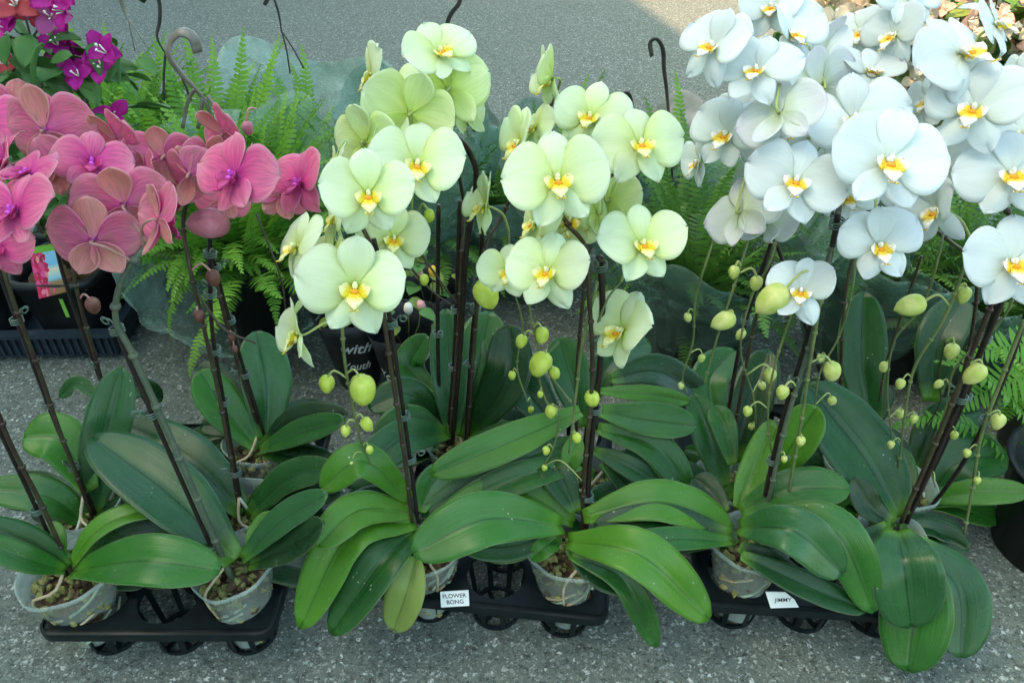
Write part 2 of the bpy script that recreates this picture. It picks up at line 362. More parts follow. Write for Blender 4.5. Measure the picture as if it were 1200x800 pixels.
# sun blocker added unseen at left; its top edge shades the yard
perp = Vector((1, .18, 0)).normalized(); along = Vector((-.18, 1, 0)).normalized()
edge0 = Vector((1.62, 0, 0)); D = 6.0; Hh = D * math.tan(R(SUN_EL))
M['render_wall'] = noisy('pale_wall_render', (.5,.48,.44), (.6,.58,.54), 3, .85, .3, .01)
M['roof'] = noisy('grey_roof', (.2,.2,.2), (.3,.3,.29), 5, .8)
M['glass'] = mat('window_glass', (.04,.06,.07), .08, .8)[0]
bl = empty('building', (edge0 - perp * D) , 'added unseen sun blocker, a long pale rendered block shading the yard', 'building', rz=math.atan2(along.y, along.x) - math.pi / 2)
b_ = MB(); b_.box((-3.0, 6, Hh / 2 - .15), (5.9, 34, Hh - .3)); obj('wall', b_.mesh('building_wall', ['render_wall'], False), bl)  # wall body of the added sun blocker
b_ = MB(); b_.box((-3.1, 6, Hh - .15), (6.2, 34.4, .3)); obj('roof', b_.mesh('building_roof', ['roof'], False), bl)
b_ = MB(); b_.box((0, 0, 0), (.08, 1.3, 1.4)); wm = b_.mesh('window_glass', ['glass'], False)
for k in range(8):
    for s_ in range(2): obj('window', wm, bl, Matrix.Translation((-.03, -8 + k * 4, 1.6 + s_ * 3)))

# ---------------------------------------------------------------- orchid parts
def wprof(u, W, peak, ex): return W * np.clip(np.sin(np.pi * u ** (math.log(.5) / math.log(peak))), 0, 1) ** ex
def petal_grid(kind, var, nu=13, nv=11):
    rs = np.random.RandomState(hash((kind, var)) % 1000 if False else (len(kind) * 31 + var * 7))
    u = np.linspace(0, 1, nu) ** .9; u = np.clip(u, .004, .996); v = np.linspace(-1, 1, nv)
    U_, V_ = np.meshgrid(u, v, indexing='ij')
    if kind == 'petal': L, W, pk, ex = 1.0, .63, .52, .55
    elif kind == 'dorsal_sepal': L, W, pk, ex = .95, .33, .62, .62
    else: L, W, pk, ex = .86, .31, .50, .70
    W *= rs.uniform(.90, 1.07); L *= rs.uniform(.95, 1.04); tilt = rs.uniform(-.10, .16)
    w_ = wprof(U_, W, pk, ex)
    X = U_ * L + (.04 * np.abs(V_) ** 2 * (1 - U_) if kind == 'petal' else 0); Z = w_ * V_
    if kind == 'petal': Z += .10 * U_ * (1 - U_) + tilt * U_ ** 2 * .6
    X = X - .05 * np.exp(-((V_ - rs.uniform(-.5, .5)) / .18) ** 2) * (U_ > .8) * rs.choice([0, 1, 1])
    cup = [.18, -.12, .34, .03, .24, -.04, .12][var]
    Yd = cup * U_ ** 2 - .06 * np.sin(np.pi * U_)
    Yd += .07 * (np.abs(V_) ** 2) * np.sin(np.pi * U_) * rs.uniform(-1, 1.8) + .06 * V_ * U_ * rs.uniform(-1, 1)
    Yd += .055 * np.exp(-(V_ / .12) ** 2) * np.clip(1.1 - U_, 0, 1) * (1 if kind == 'petal' else .6)
    ph = rs.uniform(0, 6.28, 3)
    Yd += .040 * U_ * np.sin(3.1 * V_ + ph[0]) * np.sin(4 * U_ + ph[1]) + .03 * np.abs(V_) ** 3 * U_ * np.sin(8 * U_ + ph[2] + V_)
    if kind != 'petal': Yd += .10 * (1 - np.abs(V_)) * np.sin(np.pi * U_) * -.5
    return np.stack([X, Yd, Z], axis=2)
PM = {}
for colr in ('white', 'cream', 'pink'):
    for kind in ('petal', 'dorsal_sepal', 'sepal'):
        for var in range(7):
            g_ = petal_grid(kind, var); b_ = MB(); b_.sheet(g_[:, ::-1] if False else g_, .012, 0, 1)
            # front faces -Y: check orientation
            me = b_.mesh(f'{colr}_{kind}', [colr + '_f', 'pink_pb' if (colr, kind) == ('pink', 'petal') else colr + '_b']); PM[colr, kind, var] = me
    lm = []
    for var in range(2):
        b_ = MB()
        # middle lobe
        nu, nv = 9, 7; u = np.linspace(0, 1, nu); v = np.linspace(-1, 1, nv); U_, V_ = np.meshgrid(u, v, indexing='ij')
        wd = np.interp(U_, [0, .3, .62, .8, 1], [.05, .09, .15, .10, .02])
        G = np.stack([wd * V_, -.08 - .30 * np.sin(U_ * 1.7) + .05 * V_ ** 2, -.10 - .34 * U_ ** 1.3 + .03 * np.abs(V_)], axis=2)
        b_.sheet(G, .016, 0)
        # side lobes rising beside the column
        for sx in (-1, 1):
            wd = .15 * np.sin(np.pi * np.clip(U_, .03, .97) ** .8) ** .5
            a = 1.0 * U_
            G = np.stack([sx * (.05 + .15 * np.sin(a * 1.5) + .05 * V_), -.10 - .10 * U_ - wd * V_ * .6 - .03, -.16 + .22 * U_ * (1 - .25 * U_) - wd * V_ * .75], axis=2)
            b_.sheet(G if sx > 0 else G[:, ::-1], .014, 0)
        b_.blob((0, -.17, -.10), (.07, .05, .05), 1, 8, 6); b_.blob((0, -.10, -.12), (.12, .06, .09), 0, 10, 6)
        # two curling tendrils at the lip tip
        for sx in (-1, 1):
            pts = [Vector((sx * (.02 + .05 * math.sin(t * 2.2)), -.36 - .06 * math.sin(t * 3.6), -.43 - .08 * t + .10 * t * t * (1 + .3 * var))) for t in np.linspace(0, 1.25, 9)]
            b_.tube(pts, [.014] * 4 + [.010] * 5, 5, 0)
        lm.append(b_.mesh(colr + '_lip', ['lip_' + colr, 'callus' if colr != 'pink' else 'col_pink']))
    PM[colr, 'lip'] = lm
    b_ = MB(); b_.blob((0, -.10, .015), (.055, .12, .06), 0, 10, 8, mx=Matrix.Rotation(R(20), 3, 'X')); b_.blob((0, -.19, .03), (.045, .05, .05), 0, 8, 6)
    PM[colr, 'column'] = b_.mesh(colr + '_column', ['col_' + colr])

BASEM = Matrix(((1, 0, 0), (0, CP, SP), (0, -SP, CP)))       # columns x=right, y=view dir, z=camera up
class Plant:
    def __init__(s, base, label, colour, rim=.055, pot=True, top=.165, name='potted_orchid', tilt=None):
        s.root = empty(name, (base.x, base.y, .012), label, 'orchid', 'moth orchids in clear pots'); s.inv = local(s.root); s.c = colour; s.spikes = []
        if pot: s.pot(rim, top)
    def L(s, p): return s.inv @ p
    def part(s, name, me, parent=None): return obj(name, me, parent or s.root)
    def pot(s, r, top):
        h = top - .012; rs = random.Random(int(s.root.location.x * 1000))
        b = MB(); ax = rs.uniform(0, 6)
        jit = lambda a, z: .0022 * math.sin(3 * a + ax) + .0012 * math.sin(7 * a + ax * 2) * z / h
        rl_ = min(r, .054)
        prof = [(.002, .002), (rl_ * .56, .001), (rl_ * .585, .006), (rl_ * .70, h * .44), (r * .80, h * .66), (r * .82, h * .68), (r * .97, h * .93), (r * 1.02, h * .95), (r * 1.03, h), (r * .99, h * 1.0), (r * .96, h * .93)]
        b.lathe(prof, 40, 0, jitter=jit); s.part('pot', b.mesh('clear_pot', ['potplastic']))
        b = MB()                                             # bark packing
        b.lathe([(.001, .012), (rl_ * .53, .012), (rl_ * .62, h * .35), (r * .76, h * .70), (r * .6, h * .77), (.001, h * .78)], 20, 0)
        for _ in range(190):
            a = rs.uniform(0, 6.28); zz = rs.uniform(.05, .84); top_ = rs.random() < .5
            rr = (rs.uniform(0, .8) * r) if top_ else (rl_ * (.53 + .2 * zz) if zz < .5 else r * (.55 + .26 * zz)); z = (h * rs.uniform(.78, .85)) if top_ else zz * h
            b.blob((rr * math.cos(a), rr * math.sin(a), z), (rs.uniform(.004, .009), rs.uniform(.003, .007), rs.uniform(.002, .005)), rs.choice([0, 1, 1]), 5, 4, .25, Matrix.Rotation(rs.uniform(0, 6), 3, (rs.uniform(-1, 1), rs.uniform(-1, 1), 1)))
        o = s.part('bark_mix', b.mesh('bark_mix', ['bark', 'moss'], False)); o['kind'] = 'stuff'
        for k in range(7):                                   # roots: some over the rim, some against the wall
            a = rs.uniform(3.4, 6.0); b = MB(); a2 = a + rs.uniform(-.7, .7)
            if k < rs.choice((1, 1, 2)): pts = [(.004, 0, h + .012), (r * .5 * math.cos(a), r * .5 * math.sin(a), h * .93), (r * .84 * math.cos(a2), r * .84 * math.sin(a2), h * .84), (r * .72 * math.cos(a2), r * .72 * math.sin(a2), h * .5), (r * .60 * math.cos(a2 + .3), r * .60 * math.sin(a2 + .3), h * .2)]
            else:
                z0 = rs.uniform(.15, .8) * h; pts = [(r * (.585 + .28 * (z0 + (t - .5) * .03) / h) * math.cos(a + t * 1.1), r * (.585 + .28 * (z0 + (t - .5) * .03) / h) * math.sin(a + t * 1.1), z0 + (t - .5) * .03) for t in (0, .5, 1)]
            b.tube(spline(pts, 14), [.0024 * (1 - .02 * i) for i in range(14)], 7)
            s.part('root', b.mesh('root', ['root' if k % 3 else 'root_tan']))
        s.h = h
    def leaf(s, pts, wpx, tone='leaf', roll=0, fold=.32, tip=.0):
        P = [at(*p) for p in pts]; n = 22; C = spline(P, n); nv = 11
        mid = C[n // 2]; W = wpx * mpp(mid) / 2 * 1.0; A = np.zeros((n, nv, 3)); rs = random.Random(int(pts[0][0] * 7 + pts[-1][1]))
        ph = rs.uniform(0, 6); ru = None
        for i in range(n):
            u = i / (n - 1); t = (C[min(i + 1, n - 1)] - C[max(i - 1, 0)]).normalized()
            toc = (Vector((0, 0, CH)) - C[i]).normalized(); nn = (Vector((0, 0, 1)) * .5 + toc * .75); nn = (nn - t * nn.dot(t)).normalized()
            nn.rotate(Matrix.Rotation(R(roll * (.4 + .6 * u)) + .06 * math.sin(3 * u + ph), 3, t)); sd = nn.cross(t).normalized()
            if u < .58: ww = .34 + .66 * math.sin(math.pi / 2 * u / .58) ** 1.1
            else: ww = max(.03, 1 - ((u - .58) / .425) ** 2.5) ** .55
            for j in range(nv):
                v = j / (nv - 1) * 2 - 1; hgt = fold * (abs(v) ** 1.15) * (1 - .35 * u) - .18 * fold * v ** 4 + .025 * math.sin(6 * u + ph + v * 2) * abs(v)
                hgt += -.06 * math.exp(-(v / .09) ** 2) + .035 * mnoise.noise(Vector((u * 5 + ph, v * 1.5, ph)))
                q = C[i] + sd * (W * (ww + .03 * mnoise.noise(Vector((u * 9, ph, v)))) * v) + nn * (hgt * W * (ww + .15)); A[i, j] = s.L(q)
        b = MB(); b.sheet(A, .0016, 0, 1); return s.part('leaf', b.mesh('orchid_leaf', [tone, 'leaf']))
    def stem(s, pts, r=.0033, m='spike', name='flower_spike', nodes=True):
        P = spline([at(x, y, Y + max(0, min(.045, (300 - y) * .0009))) for x, y, Y in pts], 10 * len(pts)); n = len(P); b = MB(); rr = []
        for i in range(n):
            k = r * (.90 - .28 * i / n); rr.append(k)
        b.tube([s.L(p) for p in P], rr, 8)
        if nodes:
            acc = 0
            for i in range(1, n):
                acc += (P[i] - P[i - 1]).length
                if acc > .062: acc = 0; b.blob(s.L(P[i]), (r * 1.35, r * 1.35, r * 1.1), 0, 8, 5)
        o = s.part(name, b.mesh(name, [m])); s.spikes.append(P); return P
    def stake(s, pts, clips=(), r=.0028):
        P = spline([at(*p) for p in pts], 8 * len(pts)); b = MB(); b.tube([s.L(p) for p in P], r, 8); s.part('stake', b.mesh('stake', ['stake']))
        for f in clips: s.clip(P, f)
    def clip(s, P, f):
        i = f * (len(P) - 1); k = min(int(i), len(P) - 2); p = P[k].lerp(P[k + 1], i - k); t = (P[k + 1] - P[k]).normalized(); a = t.orthogonal().normalized(); c = t.cross(a)
        rd = .0075; b = MB(); pts = []; ph = random.uniform(0, 6)
        for q in range(31):
            an = q / 30 * 6.28 * 3 + ph; pts.append(p + (a * math.cos(an) + c * math.sin(an)) * rd + t * (.0032 * (an - ph) / 6.28 - .004))
        e = pts[-1]; out = (e - p).normalized(); out = (out + Vector((random.choice((-1, 1)) * .9, -.4, 0))).normalized()
        for q in range(1, 14):
            an = q / 13 * 6.28 * 1.7; pts.append(e + out * (.0045 + .0045 * (1 - math.cos(an))) * min(1, q / 4) + t * .0042 * math.sin(an))
        b.tube([s.L(v) for v in pts], .00105, 5); s.part('clip', b.mesh('wire_clip', ['wire']))
    def nearest(s, p):
        best = None
        for P in s.spikes:
            for q in P:
                d = (q - p).length
                if best is None or d < best[0]: best = (d, q)
        return best
    def flower(s, px, py, wpx, yaw, pitch, roll, Y, back=False, up=False):
        a_yaw = yaw; c = s.c; p = at(px, py, Y); sc = wpx * mpp(p) / 2 * 1.02; k = random.random
        yaw += random.uniform(-9, 9); pitch += random.uniform(-9, 9); roll += random.uniform(-9, 9)
        if back: yaw += 180
        rot = BASEM @ Matrix.Rotation(R(yaw), 3, 'Z') @ Matrix.Rotation(R(-pitch), 3, 'X') @ Matrix.Rotation(R(roll), 3, 'Y')
        mx = Matrix.LocRotScale(s.L(p), rot.to_quaternion(), Vector((sc * random.uniform(.95, 1.05), sc, sc * random.uniform(.93, 1.06))))
        fl = obj('flower', PM[c, 'column'], s.root, mx)
        def add(nm, me, m): return obj(nm, me, fl, m)
        def rz(a): return Matrix.Rotation(R(-a), 4, 'Y')      # angle up from +x in the flower's plane
        j = lambda q: random.uniform(-q, q)
        fy = random.uniform(-6, 24) + (10 if up else 0); lift = 22 if up else 0
        va = random.randrange(7)
        add('petal', PM[c, 'petal', va], Matrix.Translation((.03, -.012, 0)) @ Matrix.Rotation(R(-fy + j(8)), 4, 'Z') @ rz(7 + lift + j(6)) @ Matrix.Rotation(R(j(9)), 4, 'X'))
        add('petal', PM[c, 'petal', random.randrange(7)], Matrix.Translation((-.03, -.012, 0)) @ Matrix.Rotation(R(fy + j(8)), 4, 'Z') @ Matrix.Scale(-1, 4, (1, 0, 0)) @ rz(7 + lift + j(6)) @ Matrix.Rotation(R(j(9)), 4, 'X'))
        add('sepal', PM[c, 'dorsal_sepal', random.randrange(7)], Matrix.Translation((0, .012, .02)) @ Matrix.Rotation(R(fy * .5 + j(8)), 4, 'X') @ rz(90 + j(4)))
        for sg in (-1, 1):
            add('sepal', PM[c, 'sepal', random.randrange(7)], Matrix.Translation((sg * .02, .022, -.02)) @ (Matrix.Scale(-1, 4, (1, 0, 0)) if sg < 0 else Matrix.Identity(4)) @ Matrix.Rotation(R(-fy * .4 + j(5)), 4, 'Z') @ rz(-60 + j(6)))
        add('lip', PM[c, 'lip'][random.randrange(2)], Matrix.Diagonal((1.12, 1.1, 1.08, 1)))
        # pedicel to the nearest spike
        bk = p + rot @ Vector((0, 1, 0)) * sc * .35; nr = s.nearest(bk); e = p + rot @ Vector((0, .012, 0)) * sc
        if nr and nr[0] < .14: tgt = nr[1]
        else: tgt = p + rot @ Vector((0, .6, -.35)) * sc
        mid = bk.lerp(tgt, .45) + Vector((0, 0, .006)); b = MB(); im = (Matrix.LocRotScale(p, rot.to_quaternion(), Vector((sc, sc, sc)))).inverted()
        b.tube([im @ q for q in spline([e, bk.lerp(e, .5), mid, tgt], 12)], [.030 / (sc / .05)] * 6 + [.034 / (sc / .05)] * 6, 6)
        add('pedicel', b.mesh('pedicel', ['pedicel_pink' if c == 'pink' else 'pedicel']), Matrix.Identity(4))
        return fl
    def bud(s, px, py, r, Y, m='bud', lean=0):
        p = at(px, py, Y); rr = r * mpp(p); b = MB(); n = 18; V = []; ring = 9
        ax = (Matrix.Rotation(R(lean), 3, 'Y') @ Vector((0, 0, 1))).normalized(); q = ax.to_track_quat('Z', 'Y').to_matrix()
        for i in range(ring + 1):
            ph = math.pi * i / ring
            for k in range(n):
                a = 2 * math.pi * k / n; rad = .92 * math.sin(ph) ** .9 * (1 + .16 * math.cos(ph)) * (1 - .16 * (k % 6 == 0) - .05 * (k % 6 == 1))
                V.append(s.L(p + q @ (Vector((rad * math.cos(a), rad * math.sin(a), 1.22 * math.cos(ph) + (-.16 if i == ring else 0))) * rr)))
        Fc = [(i * n + k, (i + 1) * n + k, (i + 1) * n + (k + 1) % n, i * n + (k + 1) % n) for i in range(ring) for k in range(n)]
        b.add(V, Fc, 0, [(i / ring, k / n) for i in range(ring + 1) for k in range(n)])
        o = s.part('bud', b.mesh('bud', [m])); top = p + ax * rr * 1.15; nr = s.nearest(top)
        tgt = nr[1] if nr and nr[0] < .07 else top + Vector((.012, .01, .012))
        b = MB(); mid = top.lerp(tgt, .4) + Vector((0, 0, .3 * (tgt - top).length + .003)); b.tube([s.L(v) for v in spline([top - ax * rr * .2, mid, tgt], 9)], .0014 if r > 6 else .0009, 6)
        obj('pedicel', b.mesh('bud_pedicel', ['pedicel' if m != 'bud_pink' and m != 'bud_dark' else 'pedicel_pink']), o)

# ---------------------------------------------------------------- trays
def tray(cx, cy, rz, label, cols=3, rows=4, pitch=.106):
    Wd = cols * pitch + .012; Dp = rows * pitch + .012; zt = .088
    t = empty('plant_tray', (cx, cy, 0), label, 'tray', 'black carrying trays', rz)
    b = MB(); th = .0025; y0 = 0
    for i in range(cols):
        for j in range(rows):
            x = (i - (cols - 1) / 2) * pitch; y = .006 + pitch * (j + .5); r = pitch * .44; n = 32; V = []
            for zz in (zt, zt - th):
                for k in range(n):
                    a = 2 * math.pi * k / n + math.pi / 4; c, s_ = math.cos(a), math.sin(a); m = max(abs(c), abs(s_))
                    V.append((x + c / m * pitch / 2, y + s_ / m * pitch / 2, zz)); V.append((x + c * r, y + s_ * r, zz))
            Fc = []
            for k in range(n):
                q = (k + 1) % n; o = 2 * n
                Fc += [(2*k, 2*q, 2*q+1, 2*k+1), (o+2*k+1, o+2*q+1, o+2*q, o+2*k), (2*k+1, 2*q+1, o+2*q+1, o+2*k+1)]
            b.add(V, Fc)
    # rolled rim with rounded corners
    pts = []; rc = .018
    for (qx, qy, a0) in ((Wd/2-rc, rc, -90), (Wd/2-rc, Dp-rc, 0), (-Wd/2+rc, Dp-rc, 90), (-Wd/2+rc, rc, 180)):
        for a in range(0, 91, 15): pts.append((qx + rc * math.cos(R(a0 + a)), qy + rc * math.sin(R(a0 + a))))
    V = []; sec = [(0, .0015), (.0035, .0005), (.0045, -.003), (.0045, -.013), (.0022, -.013), (.002, -.002), (-.006, -.001)]
    for i, (x, y) in enumerate(pts):
        px_, py_ = pts[i - 1]; nx_, ny_ = pts[(i + 1) % len(pts)]; d = Vector((nx_ - px_, ny_ - py_)).normalized(); nrm = Vector((d.y, -d.x))
        for (o, z) in sec: V.append((x + nrm.x * o, y + nrm.y * o, zt + z))
    ns = len(sec); m = len(pts)
    b.add(V, [(i*ns+k, ((i+1) % m)*ns+k, ((i+1) % m)*ns+k+1, i*ns+k+1) for i in range(m) for k in range(ns - 1)])
    obj('tray_top', b.mesh('tray_top', ['black'], False), t)
    # one open basket per cell
    b = MB(); r = pitch * .44; rb = r * .80
    def ring(rr, z, w_, h_): b.lathe([(rr, z), (rr, z + h_), (rr - w_, z + h_), (rr - w_, z), (rr, z)], 32)
    ring(r + .001, zt - .010, .003, .009); ring(rb + .001, .001, .004, .007)
    for k in range(8):
        a = math.pi / 8 + k * math.pi / 4; P0 = Vector((r * math.cos(a), r * math.sin(a), zt - .006)); P1 = Vector((rb * math.cos(a), rb * math.sin(a), .004))
        tg = Vector((-math.sin(a), math.cos(a), 0)) * .0045; nn = Vector((math.cos(a), math.sin(a), 0)) * .0012
        V = [P0 - tg - nn, P0 + tg - nn, P1 + tg * .8 - nn, P1 - tg * .8 - nn, P0 - tg + nn, P0 + tg + nn, P1 + tg * .8 + nn, P1 - tg * .8 + nn]
        b.add(V, [(0,1,2,3),(7,6,5,4),(0,4,5,1),(1,5,6,2),(2,6,7,3),(3,7,4,0)])
    for k in range(3):
        b.box((0, 0, .0035), (rb * 1.96, .006, .003), mx=Matrix.Rotation(k * math.pi / 3, 3, 'Z'))
    ring(.014, .001, .004, .005)
    me = b.mesh('tray_basket', ['black'], False)
    for i in range(cols):
        for j in range(rows): obj('basket', me, t, Matrix.Translation(((i - (cols - 1) / 2) * pitch, .006 + pitch * (j + .5), 0)))
    return t
tray(-.483, .588, R(0), 'black plastic tray at lower left carrying the pink orchids', pitch=.100)
tray(-.030, .628, R(-7), 'black plastic tray in the middle carrying the cream orchids, tag on its front', pitch=.102)
tray(.432, .622, R(-4), 'black plastic tray at right carrying the white orchids')

# white plastic name tags standing on the tray rims
def name_tag(corners, lines, label, size, cat='name tag'):
    A, B_, C_, D_ = corners[0], corners[1], corners[-2], corners[-1]
    c = sum(corners, Vector()) / len(corners)
    ex = (B_ - A).normalized() if len(corners) == 4 else (corners[-2] - corners[-1]).normalized(); nn = Vector((0, -math.cos(R(38)), math.sin(R(38))))
    o = bpy.data.objects.new('name_tag', None)
    n = len(corners); P = [p - c for p in corners]; nrm = (P[-2] - P[-1]).cross(P[0] - P[-1]).normalized(); P = [p - nrm * p.dot(nrm) for p in P]
    if nrm.y > 0: nrm = -nrm
    V = [p + nrm * .0008 for p in P] + [p - nrm * .0008 for p in P]
    Fc = [tuple(range(n)), tuple(reversed(range(n, 2 * n)))] + [(i, (i + 1) % n, n + (i + 1) % n, n + i) for i in range(n)]
    t = obj('name_tag', mesh('name_tag', V, Fc, ['tag'], smooth=False)); t.location = c; tag(t, label, cat, 'tags on the trays')
    ez = nrm.cross(ex).normalized(); ez = ez if ez.z > 0 else -ez; ex2 = ez.cross(nrm).normalized(); ex2 = ex2 if ex2.x > 0 else -ex2
    for i, s_ in enumerate(lines):
        cu = bpy.data.curves.new('text', 'FONT'); cu.body = s_; cu.size = size; cu.align_x = 'CENTER'; cu.align_y = 'CENTER'; cu.offset = size * .006; cu.extrude = .0001
        tmp = bpy.data.objects.new('tmp', cu); COL.objects.link(tmp); dg = bpy.context.evaluated_depsgraph_get(); me = bpy.data.meshes.new_from_object(tmp.evaluated_get(dg)); bpy.data.objects.remove(tmp)
        me.materials.clear(); me.materials.append(M['ink'])
        m3 = Matrix((ex2, ez, ex2.cross(ez))).transposed().to_4x4()
        off = nrm * .0011 + ez * ((len(lines) - 1) / 2 - i) * size * 1.05
        obj('lettering', me, t, Matrix.Translation(off) @ m3)
    return t
def tagp(l, Y0, Y1, ys): return [at(x, y, Y0 if y > ys else Y1) for x, y in l]
name_tag([at(516, 693, .632), at(549, 691, .630), at(550, 709, .620), at(517, 711, .622)], ['FLOWER', 'BONG'], 'white name tag reading FLOWER BONG on the middle tray rim', .0085)
name_tag([at(897, 693, .629), at(920, 693, .629), at(931, 702, .624), at(936, 711, .619), at(903, 712, .6195)], ['JIMMY'], 'white clipped-corner name tag with one word on the right tray', .0085)

# ---------------------------------------------------------------- the orchids
# A : front left pink
A = Plant(at(92, 690, .643), 'pink moth orchid in the clear pot at the lower left corner', 'pink', .062, top=.155)
A.leaf([(86,668,.635),(165,657,.605),(258,668,.60)], 62, 'leaf', 0)
A.leaf([(84,662,.64),(110,625,.66),(150,603,.68),(214,596,.70)], 30, 'leaf_light', -25)
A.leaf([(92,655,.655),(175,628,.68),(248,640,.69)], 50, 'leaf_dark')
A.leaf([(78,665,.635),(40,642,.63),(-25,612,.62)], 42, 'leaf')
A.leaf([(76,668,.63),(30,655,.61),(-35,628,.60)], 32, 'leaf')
A.leaf([(74,655,.65),(66,630,.67),(60,612,.69)], 22, 'leaf_light')
A.stake([(86,690,.645),(45,600,.66),(0,505,.66),(-30,440,.66)], (.34,))
A.stem([(90,685,.64),(52,598,.65),(6,505,.65),(-25,400,.66),(-12,320,.67),(15,275,.68),(40,225,.69)])
# C : second row far left pink
C = Plant(at(108, 606, .755), 'pink moth orchid in the second row beside the left picture edge', 'pink', .055)
C.leaf([(108,604,.75),(122,520,.80),(143,430,.86)], 52, 'leaf_grey', 10)
C.leaf([(106,575,.76),(72,517,.80),(28,512,.80)], 58, 'leaf_light')
C.leaf([(118,470,.86),(92,449,.90),(70,465,.90)], 18, 'leaf')
C.leaf([(100,612,.74),(55,582,.74),(-20,572,.74)], 44, 'leaf')
C.leaf([(112,610,.745),(160,595,.75),(222,612,.76)], 40, 'leaf_dark')
C.leaf([(130,480,.90),(160,455,.94),(190,468,.96)], 28, 'leaf_dark')
C.stake([(112,602,.75),(75,520,.77),(40,430,.78),(0,320,.79),(-14,270,.79)], (.17,.38,.62))
C.stem([(108,604,.745),(70,505,.76),(48,440,.765),(5,318,.77),(2,250,.77),(40,205,.76),(70,180,.76)])
C.stake([(128,470,.90),(108,420,.91),(78,335,.92),(66,290,.92)], (.3,))
C.stem([(126,470,.89),(112,420,.90),(88,330,.90),(80,240,.88),(100,200,.84),(125,185,.80)])
# B : front row, third cell pink
B = Plant(at(280, 690, .643), 'pink moth orchid in the front clear pot below the tall arching spike', 'pink', .054, top=.162)
B.leaf([(274,657,.635),(200,580,.70),(108,512,.77)], 78, 'leaf_grey', 12)
B.leaf([(284,655,.635),(330,610,.63),(384,578,.63)], 36, 'leaf_grey')
B.leaf([(292,662,.63),(340,640,.61),(380,612,.60)], 40, 'leaf_dark')
B.leaf([(262,660,.66),(220,660,.68),(180,668,.69)], 26, 'leaf_dark')
B.leaf([(290,655,.65),(305,625,.68),(322,600,.70)], 30, 'leaf_light')
B.stake([(266,682,.638),(205,545,.66),(150,420,.68),(135,380,.685)], (.10,.48,.93))
P_ = B.stem([(272,678,.634),(214,545,.65),(158,420,.668),(136,376,.672),(142,330,.672),(165,295,.68),(190,272,.69),(205,250,.69)], .0045, 'spike_grey')
B.stem([(190,272,.69),(172,240,.70),(150,215,.715),(128,190,.74),(95,160,.76),(60,145,.78)], .003, 'spike_grey')
# D
D_ = Plant(at(288, 618, .748), 'pink moth orchid behind the front one, paired stakes running up to the pink cluster', 'pink', .052)
D_.leaf([(285,600,.74),(220,540,.79),(122,490,.86)], 64, 'leaf_grey', 8)
D_.leaf([(292,605,.73),(335,562,.72),(392,548,.70)], 40, 'leaf')
D_.leaf([(294,612,.72),(340,590,.70),(398,578,.68)], 30, 'leaf_dark')
D_.leaf([(288,600,.74),(320,575,.74),(372,540,.73)], 34, 'leaf_dark')
D_.leaf([(300,600,.73),(350,602,.70),(385,620,.68)], 36, 'leaf_dark')
D_.stake([(287,615,.74),(262,470,.78),(248,380,.79),(246,270,.80)], (.14,.33,.55,.78,.92))
D_.stem([(284,615,.745),(258,470,.77),(238,380,.775),(222,310,.775),(215,255,.77),(232,215,.76),(262,205,.76),(210,190,.765),(185,180,.77)])
D_.stem([(232,345,.77),(262,385,.765),(300,402,.76)], .0022, 'spike')
# E
E = Plant(at(305, 530, .88), 'pink moth orchid at the back of the left tray, broad leaf standing upright', 'pink', .052)
E.leaf([(303,525,.87),(262,478,.90),(234,434,.93)], 48, 'leaf')
E.leaf([(312,515,.88),(312,450,.93),(300,388,.98)], 58, 'leaf_grey', 15)
E.leaf([(308,522,.86),(350,492,.85),(408,486,.83)], 36, 'leaf_dark')
E.leaf([(305,528,.85),(350,508,.82),(404,492,.80)], 34, 'leaf')
E.leaf([(300,520,.88),(270,500,.90),(235,500,.90)], 30, 'leaf_dark')
E.leaf([(310,530,.85),(360,540,.80),(400,560,.77)], 40, 'leaf_dark')
E.leaf([(300,500,.92),(255,450,.97),(230,430,.99)], 40, 'leaf_dark')
E.stake([(313,520,.88),(285,430,.90),(262,350,.91),(245,285,.91)], (.3,.55,.85))
E.stem([(310,522,.885),(280,430,.895),(258,350,.895),(246,290,.89),(258,240,.87),(300,235,.86),(345,228,.86),(368,215,.87)])
E.stem([(300,250,.88),(330,330,.90),(338,400,.90),(352,440,.90)], .0018, 'spike', nodes=False)
# cream
Fp = Plant(at(505, 697, .689), 'cream moth orchid above the FLOWER BONG tag, long leaves spilling over the tray front', 'cream', .052, top=.15)
Fp.leaf([(486,612,.68),(410,625,.64),(352,735,.575)], 56, 'leaf_light', 5)
Fp.leaf([(486,622,.67),(446,660,.62),(388,742,.572)], 54, 'leaf', 5)
Fp.leaf([(487,652,.64),(477,692,.605),(461,738,.585)], 46, 'leaf_yellow')
Fp.leaf([(482,600,.69),(420,598,.66),(372,640,.61)], 46, 'leaf_light')
Fp.leaf([(480,585,.70),(425,540,.70),(376,572,.68)], 44, 'leaf_light')
Fp.leaf([(478,580,.72),(430,590,.70),(400,630,.65)], 40, 'leaf_dark')
Fp.leaf([(492,600,.70),(505,570,.74),(525,545,.78)], 36, 'leaf')
Fp.stake([(490,612,.685),(478,520,.70),(465,430,.71),(450,330,.72),(438,280,.72)], (.20,.34,.62))
Fp.stem([(483,612,.68),(472,520,.69),(458,430,.70),(444,330,.715),(436,290,.72),(420,255,.71),(430,235,.70),(470,205,.75),(490,195,.76)])
Fp.stem([(440,290,.72),(405,330,.71),(402,400,.71),(412,470,.71),(428,535,.71)], .0026, 'spike_green')
Fp.stem([(412,470,.71),(425,520,.705),(440,555,.70)], .0016, 'spike_green', nodes=False)
G_ = Plant(at(535, 525, .89), 'cream moth orchid in the back row with tall upright leaves and an arched stake', 'cream', .052)
G_.leaf([(530,510,.88),(528,440,.93),(522,362,1.0)], 46, 'leaf_grey')
